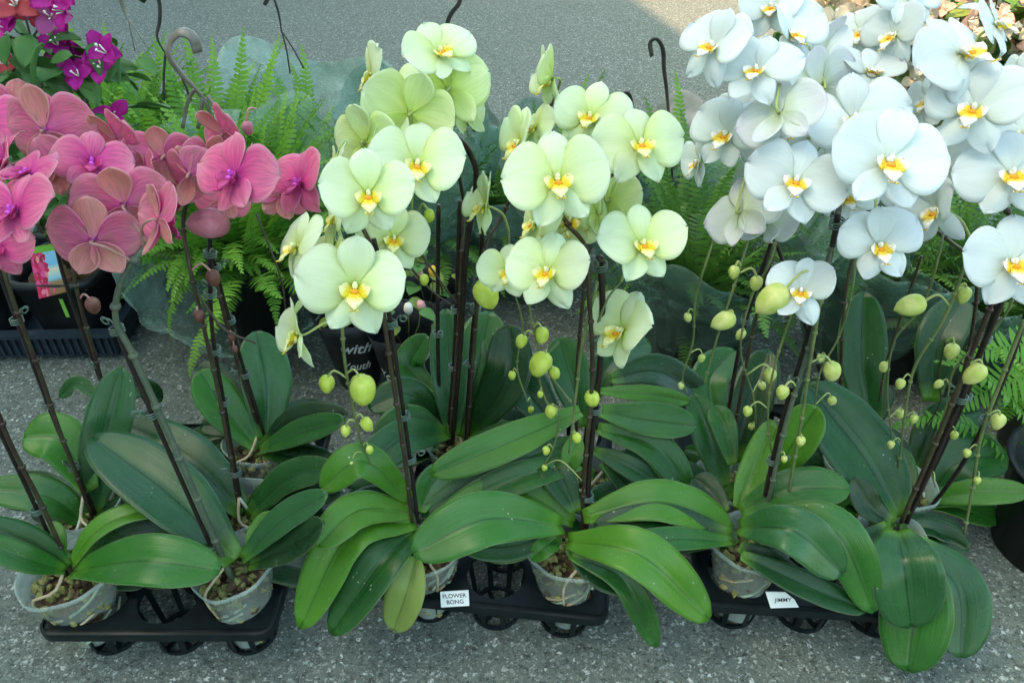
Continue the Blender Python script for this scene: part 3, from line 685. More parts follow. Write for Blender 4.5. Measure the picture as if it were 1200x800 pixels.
G_.leaf([(540,510,.89),(560,430,.94),(574,365,1.0)], 62, 'leaf_grey', -10)
G_.leaf([(545,515,.88),(592,445,.90),(596,380,.94)], 56, 'leaf_dark')
G_.leaf([(524,508,.86),(470,515,.80),(406,570,.73)], 46, 'leaf_grey', -20)
G_.leaf([(520,505,.90),(480,462,.90),(432,478,.88)], 40, 'leaf_dark')
G_.leaf([(520,510,.87),(480,495,.86),(440,515,.83)], 44, 'leaf')
G_.leaf([(550,520,.86),(600,515,.84),(650,540,.80)], 44, 'leaf_dark')
G_.leaf([(545,525,.86),(560,555,.82),(600,590,.78)], 44, 'leaf_dark')
G_.leaf([(510,460,.95),(480,430,.98),(500,392,1.0)], 36, 'leaf')
G_.stake([(524,520,.885),(532,420,.90),(536,320,.91),(539,235,.91)], (.3,.52))
G_.stake([(530,520,.88),(540,400,.89),(546,300,.89),(558,215,.88),(553,185,.87),(540,165,.86),(520,155,.85),(503,156,.84)], (.86,), r=.0036)
G_.stake([(520,518,.89),(514,440,.92),(513,340,.93),(514,240,.92)], (.5,), r=.003)
G_.stem([(527,520,.88),(536,400,.895),(541,300,.90),(543,235,.89),(530,180,.86),(518,140,.85),(500,110,.86),(495,80,.87),(440,95,.88)])
G_.stake([(546,515,.88),(553,400,.90),(561,330,.90),(566,262,.89)], (.25,.5), r=.003)
G_.stem([(548,515,.875),(556,400,.89),(566,300,.885),(590,250,.87),(612,200,.86),(630,150,.86),(648,120,.87)])
G_.stem([(478,250,.80),(490,290,.80),(520,335,.80),(535,355,.81)], .0019, 'spike', nodes=False)
G_.stem([(478,310,.82),(505,340,.82),(530,358,.82)], .0019, 'spike', nodes=False)
H = Plant(at(662, 692, .672), 'cream moth orchid in the front clear pot with a whitish root hanging over its rim', 'cream', .055, top=.165)
H.leaf([(658,616,.662),(570,608,.62),(484,648,.59)], 66, 'leaf', -6)
H.leaf([(666,634,.652),(750,650,.60),(831,724,.575)], 60, 'leaf_light', 4)
H.leaf([(668,650,.64),(730,680,.61),(770,757,.575)], 34, 'leaf')
H.leaf([(684,606,.69),(775,588,.69),(858,620,.68)], 54, 'leaf_light', -4)
H.leaf([(655,632,.665),(640,640,.64),(622,655,.63)], 24, 'leaf_light')
H.leaf([(672,612,.70),(600,575,.72),(512,608,.69)], 44, 'leaf_light')
H.leaf([(665,640,.65),(700,668,.63),(745,690,.61)], 40, 'leaf_dark')
H.leaf([(650,625,.66),(600,640,.645),(540,640,.64)], 36, 'leaf_dark')
H.leaf([(675,600,.70),(655,560,.73),(640,535,.76)], 40, 'leaf_dark')
H.stake([(687,625,.70),(691,540,.715),(702,440,.73),(706,360,.735),(703,300,.735)], (.13,.40,.60,.95), r=.0038)
H.stem([(682,625,.70),(686,540,.71),(694,440,.72),(690,340,.725),(686,290,.73),(665,262,.73),(655,235,.74),(700,215,.75),(735,195,.76)])
H.stem([(700,330,.73),(683,400,.72),(674,470,.715),(667,530,.71)], .0024, 'spike_green')
H.stem([(700,380,.73),(712,350,.73),(728,330,.735)], .0019, 'spike_green', nodes=False)
c_ = Vector((H.root.location.x, H.root.location.y, .012))
I = Plant(at(702, 560, .80), 'cream moth orchid behind the front one, stack of dark leaves reaching right', 'cream', .052)
I.leaf([(702,458,.86),(760,462,.86),(808,470,.86)], 22, 'leaf_light', 30)
I.leaf([(702,482,.84),(760,492,.82),(816,498,.81)], 44, 'leaf')
I.leaf([(700,502,.82),(765,523,.79),(808,577,.75)], 42, 'leaf')
I.leaf([(696,528,.80),(740,548,.77),(782,574,.75)], 30, 'leaf_grey')
I.leaf([(715,445,.90),(770,435,.92),(832,468,.92)], 42, 'leaf_dark')
I.leaf([(680,482,.80),(600,517,.76),(504,556,.72)], 44, 'leaf_light', -5)
I.leaf([(682,515,.78),(600,545,.75),(494,604,.70)], 40, 'leaf', -5)
I.leaf([(680,545,.75),(610,560,.73),(520,600,.70)], 40, 'leaf')
I.leaf([(655,505,.86),(612,450,.92),(572,392,.98)], 58, 'leaf_grey', 8)
I.leaf([(684,500,.84),(668,440,.88),(655,395,.92)], 48, 'leaf')
I.leaf([(666,552,.74),(670,535,.75),(676,512,.77)], 26, 'leaf_light')
I.leaf([(706,540,.79),(760,590,.75),(800,610,.72)], 42, 'leaf_dark')
I.leaf([(690,470,.90),(720,420,.95),(760,400,1.0)], 46, 'leaf_dark')
I.stem([(676,520,.82),(676,440,.83),(684,340,.83),(690,270,.82),(700,200,.82),(705,160,.83),(690,140,.84)], .003)
I.stem([(655,400,.80),(632,430,.78),(640,470,.77),(655,480,.76),(650,520,.75),(636,548,.74)], .0018, 'spike_green', nodes=False)
I.stem([(620,330,.80),(622,370,.80),(640,430,.79),(668,470,.77)], .0022, 'spike_green')
# white
J = Plant(at(862, 695, .682), 'white moth orchid in the front clear pot beside the JIMMY tag', 'white', .053, top=.165)
J.leaf([(866,618,.655),(930,622,.61),(988,672,.59)], 58, 'leaf_grey', 8)
J.leaf([(880,612,.67),(975,620,.63),(1024,716,.585)], 56, 'leaf', 4)
J.leaf([(868,650,.63),(935,682,.605),(1014,716,.585)], 34, 'leaf_dark')
J.leaf([(858,634,.655),(790,632,.64),(718,640,.63)], 30, 'leaf')
J.leaf([(856,626,.665),(780,610,.67),(696,616,.67)], 40, 'leaf_dark')
J.leaf([(868,600,.69),(930,574,.69),(996,572,.68)], 50, 'leaf', -4)
J.leaf([(864,595,.70),(880,560,.73),(905,492,.78)], 34, 'leaf_light')
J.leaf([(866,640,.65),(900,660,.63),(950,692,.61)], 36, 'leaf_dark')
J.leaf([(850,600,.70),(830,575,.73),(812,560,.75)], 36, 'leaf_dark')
J.stake([(890,612,.69),(915,500,.71),(945,400,.72),(975,290,.72),(982,250,.72)], (.16,.38,.90), r=.0034)
J.stem([(895,612,.685),(920,500,.70),(950,400,.71),(972,300,.715),(984,240,.72),(975,195,.72),(960,150,.73),(930,110,.75),(905,80,.76),(850,70,.78)], .0034, 'spike_grey')
J.stem([(965,330,.71),(950,420,.70),(938,500,.70),(922,590,.69),(918,640,.69)], .0026, 'spike_green')
J.stem([(880,270,.74),(862,330,.74),(842,390,.74),(825,450,.74)], .002, 'spike_green')
J.stem([(930,360,.72),(905,440,.72),(900,500,.71),(908,545,.71)], .0018, 'spike_green')
N_ = Plant(at(850, 585, .80), 'white moth orchid in the second row with a bright upright leaf behind the buds', 'white', .052)
N_.leaf([(848,572,.78),(832,515,.82),(812,462,.87)], 40, 'leaf')
N_.leaf([(858,545,.78),(848,500,.82),(836,476,.85)], 30, 'leaf')
N_.leaf([(905,562,.74),(932,515,.75),(958,476,.76)], 50, 'leaf_light')
N_.leaf([(850,580,.77),(900,560,.76),(950,560,.74)], 40, 'leaf_dark')
N_.leaf([(846,585,.77),(800,560,.78),(760,560,.78)], 44, 'leaf_dark')
N_.leaf([(860,540,.84),(880,470,.90),(900,410,.96)], 50, 'leaf_dark')
N_.leaf([(850,520,.86),(830,450,.93),(860,410,.98)], 44, 'leaf')
N_.stake([(848,520,.86),(868,400,.88),(905,280,.88),(915,245,.87)], (.4,.7))
N_.stem([(856,530,.84),(880,400,.86),(905,300,.86),(925,240,.84),(915,195,.82),(890,150,.81),(860,110,.82)], .003)
K = Plant(at(1042, 640, .685), 'white moth orchid at right whose broad leaves hang over the tray corner', 'white', .050)
K.leaf([(1054,606,.70),(1012,535,.76),(946,450,.84)], 84, 'leaf_grey', 10)
K.leaf([(1052,622,.665),(1060,665,.61),(1068,734,.58)], 80, 'leaf_grey')
K.leaf([(1056,630,.66),(1072,700,.605),(1064,786,.555)], 78, 'leaf')
K.leaf([(1072,634,.675),(1122,690,.63),(1126,770,.575)], 62, 'leaf_grey', -8)
K.leaf([(1044,612,.69),(1018,592,.70),(1000,560,.72)], 34, 'leaf_dark')
K.leaf([(1050,600,.72),(1052,560,.76),(1040,520,.80)], 44, 'leaf')
K.leaf([(1040,615,.68),(1010,640,.65),(980,650,.63)], 34, 'leaf_dark')
K.stake([(1062,612,.70),(1112,500,.72),(1150,410,.73),(1200,290,.74)], (.45,), r=.0036)
K.stem([(1056,612,.695),(1104,500,.71),(1140,410,.72),(1180,310,.73),(1190,270,.735),(1170,220,.74),(1190,180,.75),(1150,150,.76),(1125,110,.77),(1130,70,.78)], .0034, 'spike')
K.stem([(1200,375,.72),(1175,440,.71),(1150,510,.70),(1140,570,.70),(1130,625,.69)], .0028, 'spike_green')
K.stake([(1208,350,.74),(1178,440,.74),(1130,540,.75),(1070,620,.76)], (.5,), r=.003)
Lp = Plant(at(1040, 600, .79), 'white moth orchid behind at right with low broad leaves near the picture edge', 'white', .052)
Lp.leaf([(1088,578,.81),(1125,540,.83),(1180,535,.83)], 60, 'leaf')
Lp.leaf([(1085,585,.79),(1140,577,.77),(1208,576,.75)], 32, 'leaf_light')
Lp.leaf([(1070,560,.85),(1100,500,.90),(1150,480,.92)], 50, 'leaf_dark')
Lp.leaf([(1022,505,.90),(1010,425,.95),(1012,342,1.02)], 54, 'leaf_dark')
Lp.leaf([(1060,590,.80),(1048,540,.85),(1030,500,.88)], 40, 'leaf_dark')
Lp.leaf([(1090,470,.92),(1100,400,.97),(1130,350,1.02)], 50, 'leaf_dark')
Lp.stake([(1075,590,.80),(1130,470,.82),(1160,380,.83),(1185,300,.83)], (.35,.6))
Lp.stem([(1140,285,.74),(1108,370,.74),(1072,430,.74),(1060,490,.74),(1052,560,.74),(1045,610,.73)], .0024, 'spike_green')
Lp.stem([(1080,300,.80),(1040,420,.81),(1030,470,.81)], .002, 'spike')
Lp.stem([(1070,590,.80),(1120,470,.82),(1145,330,.82),(1110,280,.80),(1060,250,.78),(1035,215,.76),(1010,170,.77),(1020,110,.80),(1050,70,.82)], .003)
Lp.stem([(1108,400,.76),(1100,440,.76),(1102,470,.76),(1085,500,.76)], .0014, 'spike', nodes=False)
Q_ = Plant(at(985, 590, .84), 'white moth orchid hidden deepest between the white ones, only stem and dark leaves showing', 'white', .052)
Q_.leaf([(985,560,.86),(960,500,.90),(950,440,.95)], 50, 'leaf_dark')
Q_.leaf([(990,560,.86),(1000,500,.92),(1040,450,.97)], 50, 'leaf_dark')
Q_.leaf([(980,570,.84),(940,545,.84),(900,550,.83)], 44, 'leaf_dark')
Q_.stem([(985,560,.86),(985,450,.88),(990,350,.88),(1005,270,.87),(1000,200,.86),(990,150,.86),(960,60,.88),(930,40,.88)], .003)
Q_.stake([(978,560,.87),(965,450,.89),(905,270,.89)], (.6,))

# more long bud stems trailing below the white flowers
for (p_, pts, buds) in (
  (N_, [(915,235,.86),(905,300,.84),(880,350,.84),(868,410,.83),(884,470,.82),(886,520,.82),(893,560,.81)], [(868,392,6),(893,452,5),(880,500,4)]),
  (J, [(856,225,.80),(830,300,.78),(815,350,.78),(812,400,.78),(800,440,.78),(806,462,.78)], [(806,372,5),(822,420,4.5),(798,452,4)]),
  (Q_, [(1008,240,.85),(1000,330,.82),(985,390,.82),(960,440,.81),(952,500,.80),(938,545,.80),(944,575,.80)], [(975,470,6),(962,420,5),(934,560,4)]),
  (Lp, [(1112,230,.80),(1100,300,.78),(1080,360,.78),(1048,400,.78),(1040,460,.77),(1046,520,.77)], [(1036,430,6),(1055,485,5),(1050,530,4)]),
  (K, [(1196,290,.75),(1190,340,.74),(1170,380,.74),(1120,430,.73),(1108,480,.73),(1090,540,.72),(1096,570,.72)], [(1100,450,5),(1118,510,5),(1086,556,4)]),
  (G_, [(596,270,.85),(600,330,.84),(612,380,.84),(606,430,.83),(618,470,.82)], [(600,440,5),(622,480,4)])):
    p_.stem(pts, .0017, 'spike_green')
    for (x, y, r) in buds: p_.bud(x, y, r, pts[2][2], 'bud_white' if p_ is not G_ else 'bud', random.uniform(-30, 30))
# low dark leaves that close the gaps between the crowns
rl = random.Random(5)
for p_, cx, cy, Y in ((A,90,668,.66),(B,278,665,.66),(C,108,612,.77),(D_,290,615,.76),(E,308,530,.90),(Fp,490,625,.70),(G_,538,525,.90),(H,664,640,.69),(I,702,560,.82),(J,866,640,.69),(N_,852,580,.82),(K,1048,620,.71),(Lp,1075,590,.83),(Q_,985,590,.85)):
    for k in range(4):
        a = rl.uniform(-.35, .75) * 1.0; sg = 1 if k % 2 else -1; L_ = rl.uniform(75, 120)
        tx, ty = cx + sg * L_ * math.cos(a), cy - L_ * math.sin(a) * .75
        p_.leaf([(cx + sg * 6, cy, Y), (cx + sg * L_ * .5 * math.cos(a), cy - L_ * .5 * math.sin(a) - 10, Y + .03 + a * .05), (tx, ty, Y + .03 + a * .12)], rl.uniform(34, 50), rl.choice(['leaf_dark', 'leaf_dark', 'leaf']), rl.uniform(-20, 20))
# flowers: (plant, px, py, width_px, yaw, pitch, roll, Y, back)
FL = [
 (A, 20,248,112,-12,10,-8,.645,0),(A, 34,205,84,-5,35,25,.69,0),
 (C, 52,153,104,15,20,5,.78,1),(C, 66,196,70,20,10,-20,.75,1),(C, -14,140,80,0,10,0,.80,0),(C, 8,190,80,-30,10,10,.74,0),
 (B, 108,190,84,22,6,-6,.74,0),(C, 138,165,78,-40,30,20,.79,1),
 (B, 146,240,104,12,22,6,.705,1),(B, 109,282,106,12,22,-2,.665,1),(B, 186,258,96,-50,8,8,.66,1),
 (D_, 190,186,84,20,25,0,.79,1),(D_, 222,206,76,-14,20,10,.77,1),(D_, 276,206,104,-16,8,12,.745,0),(D_, 262,158,72,-38,25,18,.84,1),(D_, 205,225,70,0,-25,0,.79,1),
 (E, 352,215,92,-18,5,2,.88,0),(E, 330,230,66,30,-10,-20,.90,1),(E,262,235,60,20,-20,0,.83,1),
 # cream
 (G_, 516,62,88,8,12,-26,.85,0),(G_, 526,106,100,-18,12,12,.84,1),(G_, 480,134,104,-4,14,-18,.82,1),(G_, 436,88,76,-66,0,10,.87,0),
 (G_, 488,194,112,12,6,8,.755,0),(Fp, 432,228,112,14,6,-4,.69,0),(Fp, 416,337,130,4,6,0,.64,0),(Fp, 350,290,92,-52,4,10,.70,0),
 (Fp, 350,392,92,-62,-10,-14,.67,0),(Fp, 462,280,84,10,-4,0,.75,0),(G_, 428,168,88,-30,14,-10,.80,1),(Fp,395,190,60,-60,10,0,.76,0),
 (G_, 648,92,84,-72,6,14,.87,0),(G_, 610,168,84,-55,4,12,.84,0),(G_, 570,242,84,-74,0,4,.85,0),(I, 692,138,90,-18,10,18,.83,0),
 (I, 750,170,106,4,8,2,.76,0),(H, 653,212,124,2,8,0,.72,0),(H, 642,318,104,-16,4,4,.68,0),(H, 752,287,106,6,4,2,.715,0),
 (I, 668,258,84,-10,0,0,.78,0),(H, 730,388,104,-46,6,10,.71,0),(I, 712,236,80,-20,0,0,.80,1),(H, 596,318,70,-20,0,0,.74,0),
 # white
 (J, 836,56,92,-42,8,22,.80,0),(J, 888,84,96,-34,8,16,.775,0),(Q_, 926,42,90,22,14,6,.86,0),(Q_, 962,102,100,20,10,20,.82,1),(Q_,975,60,76,30,10,10,.9,1),
 (N_, 852,158,92,-36,4,16,.81,0),(J, 914,132,104,-42,-8,10,.74,1),(J, 932,213,110,-18,2,10,.70,0),(N_, 868,248,100,-48,-10,10,.76,1),
 (Lp, 1040,190,132,4,10,2,.68,0),(Q_, 1000,142,120,-8,10,-6,.77,0),(Lp, 1030,288,98,-10,6,0,.67,0),(J, 938,342,86,-14,8,6,.69,0),
 (Lp, 1018,88,82,16,26,20,.84,0),(Lp, 1048,42,84,-66,4,16,.87,0),(K, 1127,64,120,4,8,-18,.79,0),(K, 1136,104,104,16,0,0,.82,0),
 (K, 1142,128,112,-30,6,22,.755,0),(K, 1184,205,124,-8,6,2,.72,0),(K, 1186,308,122,-12,2,0,.68,0),(Lp, 1098,246,92,-60,0,-4,.76,0),
 (Lp, 1102,190,84,-20,0,0,.80,0),(K, 1200,158,96,-20,6,6,.80,0),(Q_, 990,232,74,10,-6,0,.80,0),(Q_,905,10,80,-20,10,0,.90,0),(Lp,1060,-6,90,20,10,0,.9,0),
 (Q_, 955,70,84,-20,20,-30,.9,0),(J,870,140,80,-60,0,20,.84,0),(J,906,176,84,-50,-10,10,.80,0),(Q_,1010,40,80,-50,10,10,.92,0),(K,1090,120,80,-60,10,0,.86,0),(Lp,1075,215,80,-64,-6,-10,.80,0),(K,1166,30,84,40,10,-20,.85,0),
 (K,1195,100,90,-70,0,20,.84,0),(Lp,985,190,84,-64,4,0,.80,0),(J,900,262,70,-60,-20,0,.76,1),(N_,820,190,66,-74,0,10,.84,0),(Q_,960,150,84,50,10,0,.86,0),
 (G_,455,165,84,-56,10,0,.83,0),(G_,460,110,80,-50,20,-20,.86,0),(G_,545,130,70,60,0,10,.86,1),(H,628,262,80,-60,0,0,.75,0),(I,676,190,80,-50,10,10,.80,0),(I,628,150,66,-60,10,0,.86,0),(H,700,250,70,60,0,0,.77,1),(Fp,395,255,70,-66,0,0,.76,0),(Fp,385,300,66,-50,-20,0,.74,1),
 (B,170,210,72,-60,10,10,.77,1),(C,88,170,74,50,10,0,.80,0),(D_,245,190,70,50,20,0,.80,1),(D_,300,200,70,-60,0,0,.82,0),(C,20,130,80,20,20,0,.82,1),(A,-5,290,80,20,-10,0,.68,0),(Lp,1055,150,80,30,0,0,.86,1),
]
random.seed(21)
UP = {(836,56),(888,84),(350,290),(350,392),(610,168),(570,242),(648,92),(436,88),(730,388),(926,42),(1048,42),(1018,88),(938,342),(852,158),(1142,128),(1098,246),(1030,288),(352,215),(186,258),(222,206),(66,196)}
for (p, *a) in FL: p.flower(*a[:7], back=bool(a[7]), up=(a[0], a[1]) in UP)
BD = [(Fp,425,457,17,.70,'bud',0),(Fp,383,450,10,.71,'bud',10),(Fp,430,497,8,.705,'bud',-15),(Fp,405,505,6.5,.705,'bud',10),(Fp,433,527,5,.70,'bud',0),(Fp,413,543,4.5,.70,'bud',0),
 (G_,570,345,16,.86,'bud',-20),(G_,503,253,7,.80,'bud',0),(G_,497,328,6,.81,'bud',0),(I,635,393,9,.79,'bud',0),(I,611,400,7.5,.80,'bud',15),(I,633,427,14,.775,'bud',25),(H,694,467,9.5,.72,'bud',-15),
 (I,646,482,8,.765,'bud',10),(H,676,513,6,.71,'bud',-10),(I,640,528,5,.745,'bud',0),(I,633,462,4,.77,'bud',0),(I,650,437,7,.78,'bud',-20),(H,638,548,4,.74,'bud',0),
 (J,848,376,12,.735,'bud_white',60),(J,905,351,18,.69,'bud_white',40),(J,975,435,11,.695,'bud_white',-15),(J,860,319,7,.74,'bud_white',0),(J,886,332,8,.74,'bud_white',0),(N_,902,440,8,.82,'bud_white',0),(J,917,460,8,.70,'bud_white',0),
 (J,938,517,6,.695,'bud_white',0),(J,919,538,4,.69,'bud_white',0),(Lp,1067,358,14,.745,'bud_white',70),(Lp,1129,346,9,.745,'bud_white',0),(Lp,1115,412,9,.745,'bud_white',0),(K,1142,438,12,.71,'bud_white',30),
 (K,1169,494,9,.70,'bud_white',0),(Lp,1055,450,6,.735,'bud_white',0),(Lp,1071,491,5,.735,'bud_white',0),(K,1133,531,5,.70,'bud_white',0),(Lp,1044,521,4.5,.74,'bud_white',0),(K,1145,563,4.5,.69,'bud_white',0),
 (J,876,482,6,.72,'bud_white',0),(D_,250,326,9,.775,'bud_dark',0),(D_,233,370,7,.77,'bud_dark',0),(D_,272,394,5,.765,'bud_dark',0),(D_,275,409,4,.765,'bud_dark',0),(C,109,358,9,.90,'bud_dark',0),
 (D_,244,262,20,.78,'bud_pink',90),(E,290,150,7,.9,'bud_pink',0)]
for (p, x, y, r, Y, m, l) in BD: p.bud(x, y, r, Y, m, l)

# ---------------------------------------------------------------- ferns in wrapped pots behind
def frond_mesh(name, L, Wd, arch, m, seed):
    rs = random.Random(seed); b = MB(); n = 34; pts = []
    for i in range(13):
        t = i / 12; a = R(80) - arch * t ** 1.3; pts.append((pts[-1][0] + math.cos(a) * L / 12, pts[-1][1] + .004 * math.sin(t * 5 + seed), pts[-1][2] + math.sin(a) * L / 12) if pts else (0, 0, 0))
    C = spline(pts, n); b.tube(C, [.0013 * (1 - .7 * i / n) for i in range(n)], 4)
    for i in range(3, n):
        u = i / (n - 1); t = (C[min(i + 1, n - 1)] - C[i - 1]).normalized(); side = Vector((0, 1, 0)); up = side.cross(t) * -1
        ln = Wd * (min(1, u * 4)) * (1 - u ** 2.2) + .003; wd = L / n * .46
        for sg in (-1, 1):
            l2 = ln * rs.uniform(.85, 1.1); dr = (side * sg + t * .28 + up * rs.uniform(-.35, .15)).normalized(); p = C[i] + t * (.3 * sg * wd)
            q = [p - t * wd * .8, p + t * wd * .9, p + dr * l2 * .5 + t * wd * .95, p + dr * l2 * .5 - t * wd * .75 , p + dr * l2 * .82 + t * wd * .7 - up * l2 * .08, p + dr * l2 * .82 - t * wd * .35 - up * l2 * .08, p + dr * l2 - up * l2 * .16]
            b.add(q, [(0, 1, 2, 3), (3, 2, 4, 5), (5, 4, 6)], 0, [(0, 0), (0, 1), (.5, 1), (.5, 0), (.8, 1), (.8, 0), (1, .5)])
    return b.mesh(name, [m], False)
FR = {m: [frond_mesh('fern_frond', l, w_, R(ar), m, k) for k, (l, w_, ar) in enumerate(((.32, .031, 50), (.27, .029, 80), (.36, .032, 28), (.23, .026, 105)))] for m in ('fern', 'fern_dark')}
def sleeve(root, r0, r1, z0, z1, m, seed, tear=.03, slope=.08):
    rs = random.Random(seed); n = 132; nv = 30; ph = [rs.uniform(0, 6.28) for _ in range(5)]; P = np.zeros((nv, n + 1, 3))
    for i in range(nv):
        u = i / (nv - 1)
        for k in range(n + 1):
            a = 2 * math.pi * (k % n) / n
            top = z1 + slope * math.sin(a) + .05 * (abs(math.cos(2 * a + ph[0] / 2)) ** 3) + tear * (math.sin(2 * a + ph[0]) + .5 * math.sin(5 * a + ph[1])) * u
            r = (r0 + (r1 - r0) * u ** .9) * (1 + u * (.05 * math.sin(3 * a + ph[2]) + .03 * math.sin(7 * a + ph[3] + 3 * u) + .02 * math.sin(17 * a + ph[4] + 5 * u) + .16 * mnoise.noise(Vector((math.cos(a) * 3, math.sin(a) * 3, u * 3 + seed))) + .06 * abs(mnoise.noise(Vector((math.cos(a) * 8, math.sin(a) * 8, u * 6 + seed)))) + .025 * abs(mnoise.noise(Vector((math.cos(a) * 18, math.sin(a) * 18, u * 13 + seed))))))
            P[i, k] = (r * math.cos(a), r * math.sin(a), z0 + (top - z0) * u)
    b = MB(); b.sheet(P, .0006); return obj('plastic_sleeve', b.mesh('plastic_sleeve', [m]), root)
def fern(x, y, label, m='fern', nf=60, ph=.15, pr=.085, slv='film', r1=.21, z1=.50, rise=0., seed=1, slope=.08):
    ph += max(0, rise); rise = min(0, rise)
    rs = random.Random(seed); t = empty('potted_fern', (x, y, 0), label, 'fern', 'boston ferns in wrapped pots')
    b = MB(); b.lathe([(.001, .001), (pr * .72, .001), (pr * .95, ph), (pr * 1.03, ph), (pr * 1.03, ph + .008), (pr * .93, ph + .008), (pr * .9, ph - .02), (.001, ph - .02)], 28); obj('pot', b.mesh('fern_pot', ['black_matt']), t)
    for k in range(nf):
        a = k * 2.399 + rs.uniform(-.3, .3); lean = rs.uniform(-.18, .46) * (.3 + .7 * k / nf) + (rs.uniform(.5, .95) if k % 6 == 0 and slv else 0); sc = rs.uniform(.78, 1.18)
        rr = rs.uniform(0, pr * .95)
        mx = Matrix.Translation((rr * math.cos(a), rr * math.sin(a), ph - .02 + rise)) @ Matrix.Rotation(a, 4, 'Z') @ Matrix.Rotation(lean, 4, 'Y') @ Matrix.Rotation(rs.uniform(-.5, .5), 4, 'Z') @ Matrix.Scale(sc, 4)
        obj('frond', FR[m][rs.randrange(4)], t, mx)
    if slv: sleeve(t, pr * 1.1, r1, .004, z1, slv, seed, slope=slope)
    return t
def hanger(root, p, pts, m='hanger', strands=(), flat=.45, r=.0045):
    i = local(root) ; b = MB(); b.tube([i @ q for q in spline(pts, 24)], [r * (.5 + .5 * math.sin(math.pi * min(1, .25 + k / 30))) for k in range(24)], 8, flat=flat)
    h = obj('hanger', b.mesh('pot_hanger', [m]), root)
    for s_ in strands:
        b = MB(); b.tube([i @ q for q in spline(s_, 10)], r * .35, 6); obj('hanger_strand', b.mesh('hanger_strand', [m]), h)
p = at(318, 430, 1.38)
f1 = fern(p.x, 1.40, 'bright green fern in a clear wrap right behind the pink orchids', nf=170, z1=.29, r1=.23, rise=.08, slope=.18, seed=3, pr=.082, ph=.125)
hanger(f1, None, [at(232,62,1.36), at(226,44,1.36), at(212,38,1.36), at(200,48,1.36), at(198,66,1.35), at(212,86,1.34), at(232,108,1.33), at(240,118,1.33)], 'hanger', flat=.35, strands=
       ([at(238,114,1.33), at(236,128,1.33), at(232,150,1.34)], [at(240,116,1.33), at(246,132,1.33), at(248,160,1.33)], [at(243,112,1.33), at(252,126,1.33), at(266,150,1.34)], [at(228,104,1.33), at(220,120,1.34), at(214,150,1.34)]), r=.0105)
p = at(175, 330, 1.72)
f2 = fern(p.x, 1.74, 'mid green fern behind the bougainvillea with a dark hook lying over it', 'fern', nf=160, z1=.33, r1=.24, rise=.09, seed=5, slope=.03)
hanger(f2, None, [at(166,2,1.66), at(176,-12,1.66), at(186,0,1.66), at(187,24,1.66), at(184,44,1.66), at(196,66,1.66)], 'hanger_dark',
       ([at(194,62,1.66), at(192,90,1.66), at(192,128,1.66)], [at(198,64,1.66), at(212,88,1.66), at(224,118,1.66)]), r=.008)
p = at(262, 300, 1.60)
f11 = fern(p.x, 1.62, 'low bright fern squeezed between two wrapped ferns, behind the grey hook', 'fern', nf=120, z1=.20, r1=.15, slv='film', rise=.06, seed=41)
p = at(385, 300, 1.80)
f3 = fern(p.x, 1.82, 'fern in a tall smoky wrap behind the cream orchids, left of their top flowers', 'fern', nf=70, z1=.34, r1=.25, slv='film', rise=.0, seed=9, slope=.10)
hanger(f3, None, [at(310,6,1.85), at(318,-6,1.85), at(326,14,1.85), at(330,38,1.85)], 'hanger_dark', ([at(330,36,1.85), at(336,60,1.85), at(340,86,1.85)], [at(331,38,1.85), at(344,58,1.85), at(356,80,1.85)]), r=.006)
hanger(f3, None, [at(140,-6,1.9), at(144,8,1.9), at(150,24,1.9)], 'hanger', ([at(150,22,1.9), at(154,40,1.9), at(158,60,1.9)], [at(151,24,1.9), at(160,36,1.9), at(170,52,1.9)]), r=.005)
p = at(500, 330, 1.50)
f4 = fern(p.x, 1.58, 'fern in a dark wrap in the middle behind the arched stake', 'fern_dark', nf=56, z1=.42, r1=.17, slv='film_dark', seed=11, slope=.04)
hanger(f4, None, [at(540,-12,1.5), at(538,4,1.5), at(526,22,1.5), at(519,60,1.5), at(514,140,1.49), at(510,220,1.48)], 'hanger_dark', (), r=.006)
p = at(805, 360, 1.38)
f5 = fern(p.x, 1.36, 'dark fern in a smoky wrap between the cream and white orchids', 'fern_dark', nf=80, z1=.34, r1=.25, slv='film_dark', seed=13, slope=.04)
hanger(f5, None, [at(764,66,1.40), at(762,50,1.40), at(770,46,1.40), at(777,58,1.40), at(778,80,1.40), at(781,104,1.40), at(784,140,1.39), at(788,210,1.38)], 'hanger_dark', (), r=.0065)
hanger(f5, None, [at(728,124,1.36), at(730,112,1.36), at(738,112,1.36), at(744,150,1.36), at(748,230,1.36)], 'hanger_dark', (), r=.006)
p = at(800, 250, 1.72)
f10 = fern(p.x, 1.80, 'fern in a pinkish paper wrap behind the dark wrapped one, left of the white flowers', 'fern', nf=30, z1=.28, r1=.20, slv='film_pink', seed=31, slope=.02, rise=-.04)
p = at(620, 330, 1.55)
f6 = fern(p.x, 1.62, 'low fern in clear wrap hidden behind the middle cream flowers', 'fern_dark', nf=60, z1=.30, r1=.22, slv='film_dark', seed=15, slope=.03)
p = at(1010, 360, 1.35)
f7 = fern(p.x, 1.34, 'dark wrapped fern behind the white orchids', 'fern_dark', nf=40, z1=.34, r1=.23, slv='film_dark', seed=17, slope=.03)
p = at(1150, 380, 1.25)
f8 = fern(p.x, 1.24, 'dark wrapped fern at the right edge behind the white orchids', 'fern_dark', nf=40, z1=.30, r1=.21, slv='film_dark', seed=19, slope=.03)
f9 = fern(.88, .80, 'bright fern in a black pot just past the right edge, one frond reaching in', 'fern', nf=22, z1=.30, r1=.15, slv=None, seed=23, ph=.17, pr=.115, rise=-.02)
